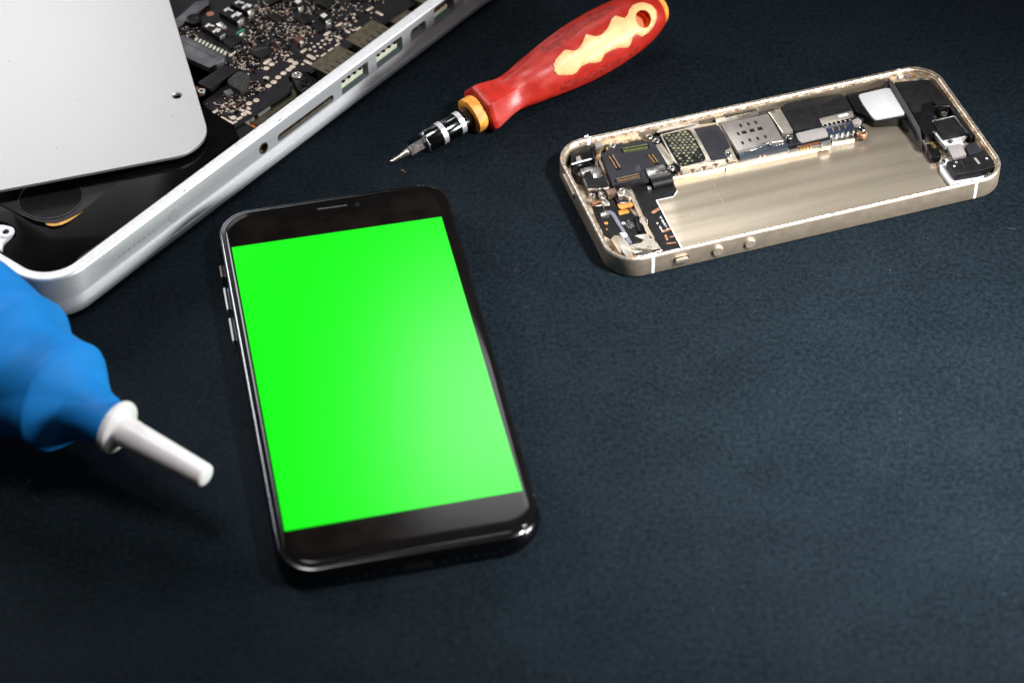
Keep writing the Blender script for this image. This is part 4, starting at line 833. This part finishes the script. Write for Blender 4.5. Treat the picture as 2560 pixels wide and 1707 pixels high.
for x, y in ((858,250), (965,240)): P5('copper_pad', disc(*hm(13, x, y), .045, 12), .30, .304, 'copper', None, 0)
P5('silver_tongue', [(-5.201, 0.105), (-4.831, 0.084), (-4.823, 0.022), (-5.185, 0.039)], .28, .315, 'steel', None, .005)
du = P5('dark_flex_base', [(-5.982, 0.431), (-5.254, 0.635), (-4.963, -0.125), (-4.757, -1.32), (-4.927, -1.409), (-5.278, -1.784), (-5.697, -1.642), (-6.068, -1.022), (-6.049, -0.055)], .155, .20, 'matte', None, .01)
P5('gold_pad', [(-5.328, -0.133), (-5.052, -0.152), (-5.005, -0.243), (-5.033, -0.323), (-5.358, -0.331)], .20, .212, 'amber', du, .003, .02); bpy.data.objects['gold_pad'].data.materials[0] = mat('gold_pad', (.55, .28, .05), .5, .35, .1, 4)
for x, y, r_ in ((622,640,.062), (634,738,.026)): P5('gold_dot', disc(*hm(14, x, y), r_, 16), .20, .21, 'orange', du, 0)
P5('silver_ribbon', [(-5.726, -0.034), (-5.539, -0.067), (-5.47, -0.21), (-5.413, -1.669), (-5.532, -1.672), (-5.544, -0.983), (-5.595, -0.227), (-5.781, -0.194)], .20, .235, 'darksteel', du, .005, .02); bpy.data.objects['silver_ribbon'].data.materials[0] = mat('lilac_grey', (.15, .15, .19), .2, .4, .1, 4)
P5('solder_end', [(-5.892, -0.114), (-5.625, -0.086), (-5.636, -0.231), (-5.92, -0.253)], .20, .27, 'tin', du, .01)
ring('white_ring', *(-5.36, -0.716), .035, .055, .20, .215, 'print', du, 18)
bm = bmesh.new(); oc = (-5.19, -0.832)
for _ in range(90):
    a = random.uniform(0, 6.28); r_ = math.sqrt(random.random()); x = oc[0]+.14*r_*math.cos(a); y = oc[1]+.19*r_*math.sin(a); add_prism(bm, rect(x, y, random.uniform(.012, .03), .012, random.uniform(0, 3)), .20, .208+random.random()*.004, 0)
from_bm('speckled_pad', bm, 'steel', du)
P5('black_loop', stadium(*(-4.905, -0.681), *(-5.005, -1.236), .08), .20, .29, 'dark', du, .02)
tube('spring_loop', [(*(-4.807, -0.685), .30), (*(-4.876, -0.987), .29), (*(-4.773, -1.086), .28), (*(-4.681, -0.994), .30), (*(-4.727, -0.682), .31)], .018, 'steel', du)
P5('beige_strip', [(-4.708, 0.432), (-4.657, 0.293), (-4.693, -0.474), (-4.739, -1.315), (-4.718, -1.745), (-4.876, -1.75), (-4.871, -1.3), (-4.825, -0.4), (-4.793, 0.249)], .16, .30, 'champ', None, .02)
lc = P5('lower_bracket', [(-4.876, -1.479), (-4.776, -1.746), (-4.713, -2.057), (-4.741, -2.134), (-4.692, -2.266), (-4.979, -2.197), (-5.161, -2.107), (-5.577, -1.851), (-5.537, -1.792), (-5.16, -1.833), (-5.04, -1.715), (-5.255, -1.496), (-5.254, -1.438), (-5.017, -1.489)], .18, .30, 'shield', None, .015)
screw(*(-5.038, -2.091), .33, .09, lc, 'tin', 'copper')
P5('green_window', disc(*(-5.296, -1.945), .09, 14), .16, .22, 'green', None, .01); bpy.data.objects['green_window'].data.materials[0] = mat('dull_green', (.12, .22, .14), 0, .3, .2, 6)
P5('window_frame', [(-5.569, -1.83), (-5.153, -2.086), (-5.244, -2.228), (-5.54, -2.185), (-5.564, -2.091), (-5.285, -2.128), (-5.266, -2.019), (-5.536, -1.957)], .16, .28, 'steel', None, .01)
P5('switch_bracket', [(-5.851, -1.376), (-5.677, -1.465), (-5.619, -1.745), (-5.592, -2.215), (-5.681, -2.356), (-5.837, -2.36), (-5.902, -1.995), (-5.898, -1.65)], .18, .42, 'shield', None, .02, .03)
P5('copper_bracket', [(-6.069, -1.552), (-5.892, -1.409), (-5.841, -1.485), (-5.955, -2.252), (-6.023, -2.172)], .16, .48, 'champ', None, .03)
P5('white_clip', [(-5.672, -1.233), (-5.505, -1.26), (-5.463, -1.362), (-5.639, -1.36)], .20, .34, 'white', None, .02, .02)
P5('copper_flex_edge', [(-5.817, -2.146), (-5.577, -2.184), (-5.596, -2.292), (-5.792, -2.24)], .16, .26, 'orange', None, .01)
P5('bottom_plate', [(-5.527, -2.362), (-4.771, -2.317), (-4.752, -2.424), (-5.215, -2.468), (-5.541, -2.457)], .16, .38, 'steel', None, .015)
P5('slot_plate', [(-5.041, -2.366), (-4.84, -2.348), (-4.845, -2.39), (-5.042, -2.423)], .37, .385, 'dark', None, 0)
P5('brown_flex', [(-6.018, 0.443), (-5.715, 0.4), (-5.716, 0.34), (-6.002, 0.317)], .2, .30, 'copper', None, .01)

# ---- outside of the housing: buttons and antenna lines
def wall_round(nm, x, z, r, out, m_='champ_rim'):
    return lathe(nm, [(0, r+.035), (.006, r+.03), (.006, r), (out*.8, r), (out, r*.9)], m_, s5, (x, -ay_+.002, z), (0, -1, 0), 28)
bA = (-3.163, 0.378); bB = (-2.131, 0.388); sw = [(-4.56, 0.389), (-4.085, 0.422)]
for q in (bA, bB):
    o_ = wall_round('volume_button', q[0], .37, .165, .07, 'champ')
def hbar(nm, cx, cz, lx, lz, y0, out, m_, par):
    bm = bmesh.new(); add_prism(bm, stadium(cx-lx/2+lz/2, cz, cx+lx/2-lz/2, cz, lz/2), 0, out, .012)
    for v in bm.verts: v.co = (v.co.x, y0-v.co.z, v.co.y)
    return from_bm(nm, bm, m_, par, 35)
plusb, minusb = bpy.data.objects['volume_button'], bpy.data.objects['volume_button.001']
hbar('minus_mark', bA[0], .37, .13, .018, -ay_-.068, .006, 'steel', plusb)
hbar('plus_mark', bB[0], .37, .018, .11, -ay_-.068, .005, 'steel', minusb)
swx = (sw[0][0]+sw[1][0])/2
hbar('switch_slot', swx, .37, .50, .20, -ay_+.001, .004, 'dark', s5); hbar('mute_switch', swx, .37, .42, .13, -ay_, .10, 'champ_rim', s5)
def ant(x, y_sign=-1):
    bm = bmesh.new(); prof = [(.02, .03), (0, .07), (0, .68), (.025, .715), (.05, .745), (.11, .742)]
    A = [[bm.verts.new((x+s, y_sign*(ay_-i+.003), z)) for i, z in prof] for s in (-.045, .045)]
    for i in range(len(prof)-1): bm.faces.new((A[0][i], A[0][i+1], A[1][i+1], A[1][i]))
    from_bm('antenna_line', bm, 'white', s5, 60)
al = (-5.208, 0.416); ar = (5.29, 0.328)
ant(al[0]); ant(ar[0]); ant(al[0], 1); ant(ar[0], 1)
# power button on the short end wall
bm = bmesh.new(); pbz = [(1.675, 0.622), (0.792, 0.561)]; yc = (pbz[0][0]+pbz[1][0])/2
add_prism(bm, stadium(yc-.45, .42, yc+.45, .42, .10), 0, .05, .012)
for v in bm.verts: v.co = (-ax_-v.co.z, v.co.x, v.co.y)
from_bm('power_button', bm, 'champ_rim', s5, 35)
for yy in (-1.4, 1.9): prism('dent', disc(-ax_+.02, yy, .03, 8), .745, .747, 'darksteel', s5, 0)

# ================================================================== screwdriver
TIP = Vector((-3.67, 57.35, .13)); FAT = Vector((3.075, 62.05, 1.03))
axd = (FAT-TIP).normalized()
sd = empty('screwdriver', (TIP.x, TIP.y, 0), 0, 'red and yellow rubber handled screwdriver with a small removable steel bit', 'screwdriver')
vdir = Vector((0, 0, 48.6)) - FAT; vdir = (vdir - axd*vdir.dot(axd)).normalized(); sdir = vdir.cross(axd).normalized()   # v: up towards the viewer side, s: across
def sp3(s, a, b): return TIP + axd*s + sdir*a + vdir*b - Vector((TIP.x, TIP.y, 0))
LOFF = Vector((TIP.x, TIP.y, 0))
def ring_loft(nm, prof, fn, m_, par, n=48, smooth=40):
    """prof: (s, r); fn(s, theta) multiplies the radius"""
    bm = bmesh.new(); L_ = []
    for s, r in prof:
        L_.append([bm.verts.new(sp3(s, r*fn(s, t)*math.cos(t), r*fn(s, t)*math.sin(t))) for t in (2*math.pi*i/n for i in range(n))])
    for a, b in zip(L_, L_[1:]):
        for i in range(n): bm.faces.new((a[i], a[(i+1) % n], b[(i+1) % n], b[i]))
    bm.faces.new(L_[0][::-1]); bm.faces.new(L_[-1]); return from_bm(nm, bm, m_, par, smooth)
HP = [(3.44, .60), (3.44, .78), (3.50, .86), (3.62, .875), (3.9, .80), (4.3, .71), (4.7, .665), (5.1, .69), (5.5, .75), (5.9, .80), (6.3, .865), (6.8, .925), (7.3, .975), (7.9, 1.0), (8.5, 1.0), (9.1, .97), (9.6, .915), (10.0, .84), (10.3, .75), (10.55, .64), (10.72, .50), (10.80, .34), (10.83, .1)]
def interp(P, s):
    if s <= P[0][0]: return P[0][1]
    for (a, ra_), (b, rb_) in zip(P, P[1:]):
        if a <= s <= b and b > a: t = (s-a)/(b-a); t = t*t*(3-2*t) if 0 else t; return ra_+(rb_-ra_)*t
    return P[-1][1]
def hfn(s, t):
    # six flats at the flared nose, fading to round; a thumb hollow facing up at s = 4.6
    k = max(0, 1-(abs(s-3.8)/1.6)); k = min(1, k*1.3); a = (t+R(30)) % R(60)-R(30); hexr = math.cos(R(30))/math.cos(a)*1.03; f_ = 1*(1-k)+k*hexr
    k2 = math.exp(-((s-7.9)/2.2)**2); f_ *= 1+.02*math.cos(4*t)*k2
    da = (t-R(100)+math.pi) % (2*math.pi)-math.pi; f_ -= .12*math.exp(-((s-4.75)/.55)**2-(da/.55)**2); da2 = (t-R(20)+math.pi) % (2*math.pi)-math.pi; f_ -= .10*math.exp(-((s-4.95)/.5)**2-(da2/.35)**2)
    return f_
fine = []
ss = [3.44, 3.44+1e-4]; s = 3.46
prof_h = [(3.44, .60), (3.441, .76)] + [(3.47+(10.80-3.47)*i/90, 0) for i in range(91)]
def smoothr(s):
    return (interp(HP, s-.08)+2*interp(HP, s)+interp(HP, s+.08))/4 if 3.6 < s < 10.6 else interp(HP, s)
prof_h = prof_h[:2]+[(s, smoothr(s)) for s, _ in prof_h[2:]]+[(10.83, .1)]
hd = ring_loft('handle', prof_h, hfn, 'red', sd, 72)
# hanging hole through the handle
hq = (4.523, 62.256)
hs_ = (Vector((hq[0], hq[1], 1.75))-TIP).dot(axd)
hole_s, hole_a = (9.657, -0.08)
def hole_poly(r, n=28, ex=1.0): return [(hole_s+r*ex*math.cos(t), hole_a+r*math.sin(t)) for t in (2*math.pi*i/n for i in range(n))]
def sd_prism(nm, poly_sa, b0, b1, m_, par):
    bm = bmesh.new(); A = [bm.verts.new(sp3(s, a, b0)) for s, a in poly_sa]; B = [bm.verts.new(sp3(s, a, b1)) for s, a in poly_sa]; n = len(A)
    bm.faces.new(A[::-1]); bm.faces.new(B)
    for i in range(n): bm.faces.new((A[i], A[(i+1) % n], B[(i+1) % n], B[i]))
    return from_bm(nm, bm, m_, par, 40)
boolcut(hd, [sd_prism('cutter', hole_poly(.33), -1.5, 1.5, None, sd)])
# orange lining of the hole
bm = bmesh.new(); L_ = []
for r, b in ((.33, .60), (.285, .60), (.285, -.6), (.33, -.6)): L_.append([bm.verts.new(sp3(s, a, b)) for s, a in hole_poly(r)])
for a, b in zip(L_, L_[1:]+L_[:1]):
    for i in range(28): bm.faces.new((a[i], a[(i+1) % 28], b[(i+1) % 28], b[i]))
from_bm('hole_lining', bm, 'orange_in', sd, 40); sd_prism('orange_core', hole_poly(.30), -.35, .40, 'orange_in', sd)
# jagged inlay on the viewer side, following the handle's curve
inl = [(6.124, 0.101), (6.344, 0.222), (6.719, 0.323), (6.96, 0.126), (7.116, 0.124), (7.346, 0.241), (7.615, 0.419), (7.706, 0.314), (7.838, 0.189), (8.023, 0.149), (8.335, 0.225), (8.674, 0.43), (8.857, 0.469), (9.034, 0.243), (9.222, 0.289), (9.405, 0.41), (9.605, 0.474), (9.811, 0.463), (10.029, 0.384), (10.215, 0.169), (10.26, -0.057), (10.152, -0.289), (9.926, -0.46), (9.651, -0.556), (9.334, -0.55), (9.163, -0.398), (9.04, -0.382), (8.842, -0.613), (8.701, -0.625), (8.413, -0.493), (8.129, -0.44), (7.843, -0.433), (7.645, -0.581), (7.438, -0.534), (7.197, -0.417), (6.894, -0.399), (6.726, -0.501), (6.529, -0.482), (6.09, -0.269), (6.033, -0.111)]
def surf_b(s, a):
    r = smoothr(s); t = math.acos(max(-1, min(1, a/max(r, .01)))); r *= hfn(s, t); q = r*r-a*a; return math.sqrt(max(q, 0))
def surface_patch(nm, outline, holes, h, m_, par, step=.06, wav=0):
    """a raised pad that follows the handle: grid clipped by the outline"""
    outline = round_poly(outline, .045, 3)
    xs = [p_[0] for p_ in outline]; ys = [p_[1] for p_ in outline]; bm = bmesh.new()
    top = [bm.verts.new((x, y, 0)) for x, y in outline]
    es = [bm.edges.new((top[i], top[(i+1) % len(top)])) for i in range(len(top))]
    for hp_ in holes:
        hv = [bm.verts.new((x, y, 0)) for x, y in hp_]; es += [bm.edges.new((hv[i], hv[(i+1) % len(hv)])) for i in range(len(hv))]
    bmesh.ops.triangle_fill(bm, edges=es, use_beauty=True, use_dissolve=False)
    x = min(xs)+step
    while x < max(xs):
        bmesh.ops.bisect_plane(bm, geom=bm.verts[:]+bm.edges[:]+bm.faces[:], plane_co=(x, 0, 0), plane_no=(1, 0, 0)); x += step*2
    y = min(ys)+step
    while y < max(ys):
        bmesh.ops.bisect_plane(bm, geom=bm.verts[:]+bm.edges[:]+bm.faces[:], plane_co=(0, y, 0), plane_no=(0, 1, 0)); y += step*2
    bd = [e for e in bm.edges if e.is_boundary]; ret = bmesh.ops.extrude_edge_only(bm, edges=bd)
    low = {v for v in ret['geom'] if isinstance(v, bmesh.types.BMVert)}
    bset = {v for e in bd for v in e.verts}
    for v in bm.verts:
        s, a = v.co.x, v.co.y; b = surf_b(s, a)
        if v in low: b -= .08
        else: b += h*(.35 if v in bset else 1)
        v.co = sp3(s, a, b)
    return from_bm(nm, bm, m_, par, 50)
surface_patch('inlay', inl, [hole_poly(.30, 28)], .035, 'yellow', sd, .07)
# knurled grip zones either side
for pl_ in ([(6.037, 0.808), (6.404, 0.9), (6.946, 1.019), (7.698, 1.055), (8.399, 1.001), (8.985, 0.841), (9.254, 0.679), (8.861, 0.643), (8.356, 0.595), (7.767, 0.663), (7.233, 0.562), (6.679, 0.425), (6.26, 0.503), (6.059, 0.679)],
            [(6.084, -0.611), (6.318, -0.569), (6.816, -0.691), (7.4, -0.762), (8.073, -0.783), (8.749, -0.803), (9.165, -0.734), (9.263, -0.833), (8.783, -0.917), (7.971, -0.944), (7.187, -0.935), (6.514, -0.839), (6.106, -0.742)]):
    pl2 = [(s, max(-.93*smoothr(s), min(.93*smoothr(s), a))) for s, a in pl_]
    try: surface_patch('grip_pad', pl2, [], .012, 'red_grip', sd, .08)
    except Exception as ex: print('grip', ex)
ring_loft('end_cap', [(10.45, .5), (10.70, .56), (10.80, .50), (10.90, .38), (10.93, .15)], lambda s, t: 1, 'collar', sd, 40)
ring_loft('collar', [(3.06, .34), (3.04, .55), (3.07, .60), (3.34, .615), (3.40, .60), (3.46, .5)], lambda s, t: 1+.012*math.sin(5*t+s), 'collar', sd, 40)
ring_loft('bit_holder', [(1.34, .17), (1.33, .33), (1.37, .355), (3.12, .365), (3.2, .3)], lambda s, t: 1, 'blackchrome', sd, 48)
for s0 in (1.86, 2.56): ring_loft('holder_ring', [(s0, .36), (s0, .374), (s0+.17, .376), (s0+.17, .36)], lambda s, t: 1, 'band_metal', sd, 48)
ring_loft('holder_lip', [(1.30, .20), (1.28, .30), (1.31, .335), (1.36, .335)], lambda s, t: 1+.02*math.sin(7*t), 'darksteel', sd, 32)
ring_loft('hex_bit', [(.66, .10), (.72, .165), (1.40, .168)], lambda s, t: math.cos(R(30))/math.cos((t+R(30)) % R(60)-R(30))*1.08, 'bit', sd, 36, 20)
ring_loft('driver_tip', [(0, .02), (.02, .045), (.12, .055), (.30, .075), (.48, .10), (.58, .125), (.68, .135)], lambda s, t: 1-(.35*abs(math.sin(t))*max(0, 1-s/.25)), 'bit', sd, 24)

# ================================================================== air blower bulb
FL = Vector((*(-10.703, 44.285), 2.15)); TP = Vector((*(-8.173, 42.595), 1.92))
nd = (TP-FL).normalized(); ctr = FL-nd*6.5
bl = empty('air_blower', (ctr.x, ctr.y, 0), 0, 'blue rubber air blower bulb with a white nozzle reaching in from the left edge', 'air blower')
off = Vector((ctr.x, ctr.y, 0))
BP = [(0, .64), (.35, .68), (.75, .745), (1.08, .86), (1.35, 1.10), (1.6, 1.36), (1.82, 1.57), (1.88, 1.585), (2.2, 1.55), (2.7, 1.60), (3.1, 1.77), (3.4, 2.02), (3.6, 2.18), (3.66, 2.19), (4.1, 2.13), (4.8, 2.28), (5.5, 2.44), (6.4, 2.55), (7.2, 2.5), (8, 2.25), (8.7, 1.7), (9.1, 1.0), (9.2, .3)]
ax2 = -nd; e1 = Vector((0, 0, 1)); e1 = (e1-ax2*e1.dot(ax2)).normalized(); e2 = ax2.cross(e1)
bm = bmesh.new(); L_ = []; n = 96; NS = 110
for i in range(NS+1):
    s = 9.2*i/NS; loop = []
    for k in range(n):
        t = 2*math.pi*k/n
        sh_ = .30*math.sin(t+2.3)*min(1, s/1.0)*max(0, 1-s/7)
        r = interp(BP, s-sh_)
        # twisted flutes between the ridges
        r *= 1+.034*(2*abs(math.sin(2.5*(t+.42*s)))-1)*min(1, s/1.5)*max(0, 1-s/8)
        loop.append(bm.verts.new(FL-off+ax2*s+e1*r*math.cos(t)+e2*r*math.sin(t)))
    L_.append(loop)
for a, b in zip(L_, L_[1:]):
    for i in range(n): bm.faces.new((a[i], a[(i+1) % n], b[(i+1) % n], b[i]))
bm.faces.new(L_[0][::-1]); bm.faces.new(L_[-1]); from_bm('bulb', bm, 'blue', bl, 180)
FLl = FL-off
Ln = (TP-FL).length
lathe('nozzle', [(-.10, .60), (-.10, .70), (-.04, .755), (.04, .77), (.10, .75), (.14, .70), (.17, .59), (.21, .49), (.30, .44), (.7, .41), (Ln-.25, .33), (Ln-.10, .323), (Ln-.04, .305), (Ln, .25), (Ln+.02, .15), (Ln+.025, .03)], 'nozzle', bl, FLl, nd, 72, True, 180)

# ================================================================== crumbs and lint on the cloth
bm = bmesh.new()
for x, y, r_ in ((-3.30, 57.06, .04), (-3.22, 57.0, .03)):
    bmesh.ops.create_icosphere(bm, subdivisions=1, radius=r_, matrix=Matrix.Translation((x, y, r_*.6)))
for v in bm.verts: v.co += Vector((random.uniform(-1, 1), random.uniform(-1, 1), random.uniform(-.6, 1)))*.012
o = from_bm('metal_crumbs', bm, 'brown'); tag(o, 'tiny brown metal crumbs on the cloth under the screwdriver tip', 'crumbs', 'stuff')
cu_pts = []
bm = bmesh.new(); random.seed(3)
for _ in range(60):
    x, y = random.uniform(-14, 17), random.uniform(38, 66); a = random.uniform(0, 6.28); l = random.choice((.08, .12, .2, .3, .45)); c_ = random.uniform(-2, 2); wd = random.uniform(.0012, .0028)
    pr = None; z = .06
    for k in range(6):
        nx, ny = x+l/6*math.cos(a), y+l/6*math.sin(a); a += c_*.25
        d = Vector((-(ny-y), nx-x)).normalized()*wd
        cur = [bm.verts.new((x+d.x, y+d.y, z)), bm.verts.new((x-d.x, y-d.y, z)), bm.verts.new((x, y, z+wd*1.5))]
        if pr:
            for i in range(3): bm.faces.new((pr[i], pr[(i+1) % 3], cur[(i+1) % 3], cur[i]))
        pr = cur; x, y = nx, ny
o = from_bm('lint', bm, 'lint'); tag(o, 'pale lint fibres scattered on the dark cloth', 'lint', 'stuff')
# a tuft of dust on the connector board
bm = bmesh.new(); q = (-4.294, 1.148)
for _ in range(34):
    p_ = Vector((q[0]+random.gauss(0, .05), q[1]+random.gauss(0, .04), .505)); a = random.uniform(.3, 1.6); l = random.uniform(.05, .3); pr = None
    for k in range(5):
        cur = [bm.verts.new(p_+Vector((random.uniform(-1, 1), random.uniform(-1, 1), random.uniform(-1, 1)))*.003) for _k in range(3)]
        if pr:
            for i in range(3): bm.faces.new((pr[i], pr[(i+1) % 3], cur[(i+1) % 3], cur[i]))
        pr = cur; a += random.uniform(-.5, .5); p_ = p_+Vector((math.cos(a), math.sin(a), random.uniform(0, .6)))*l/5
o = from_bm('dust_tuft', bm, 'lint', cb)
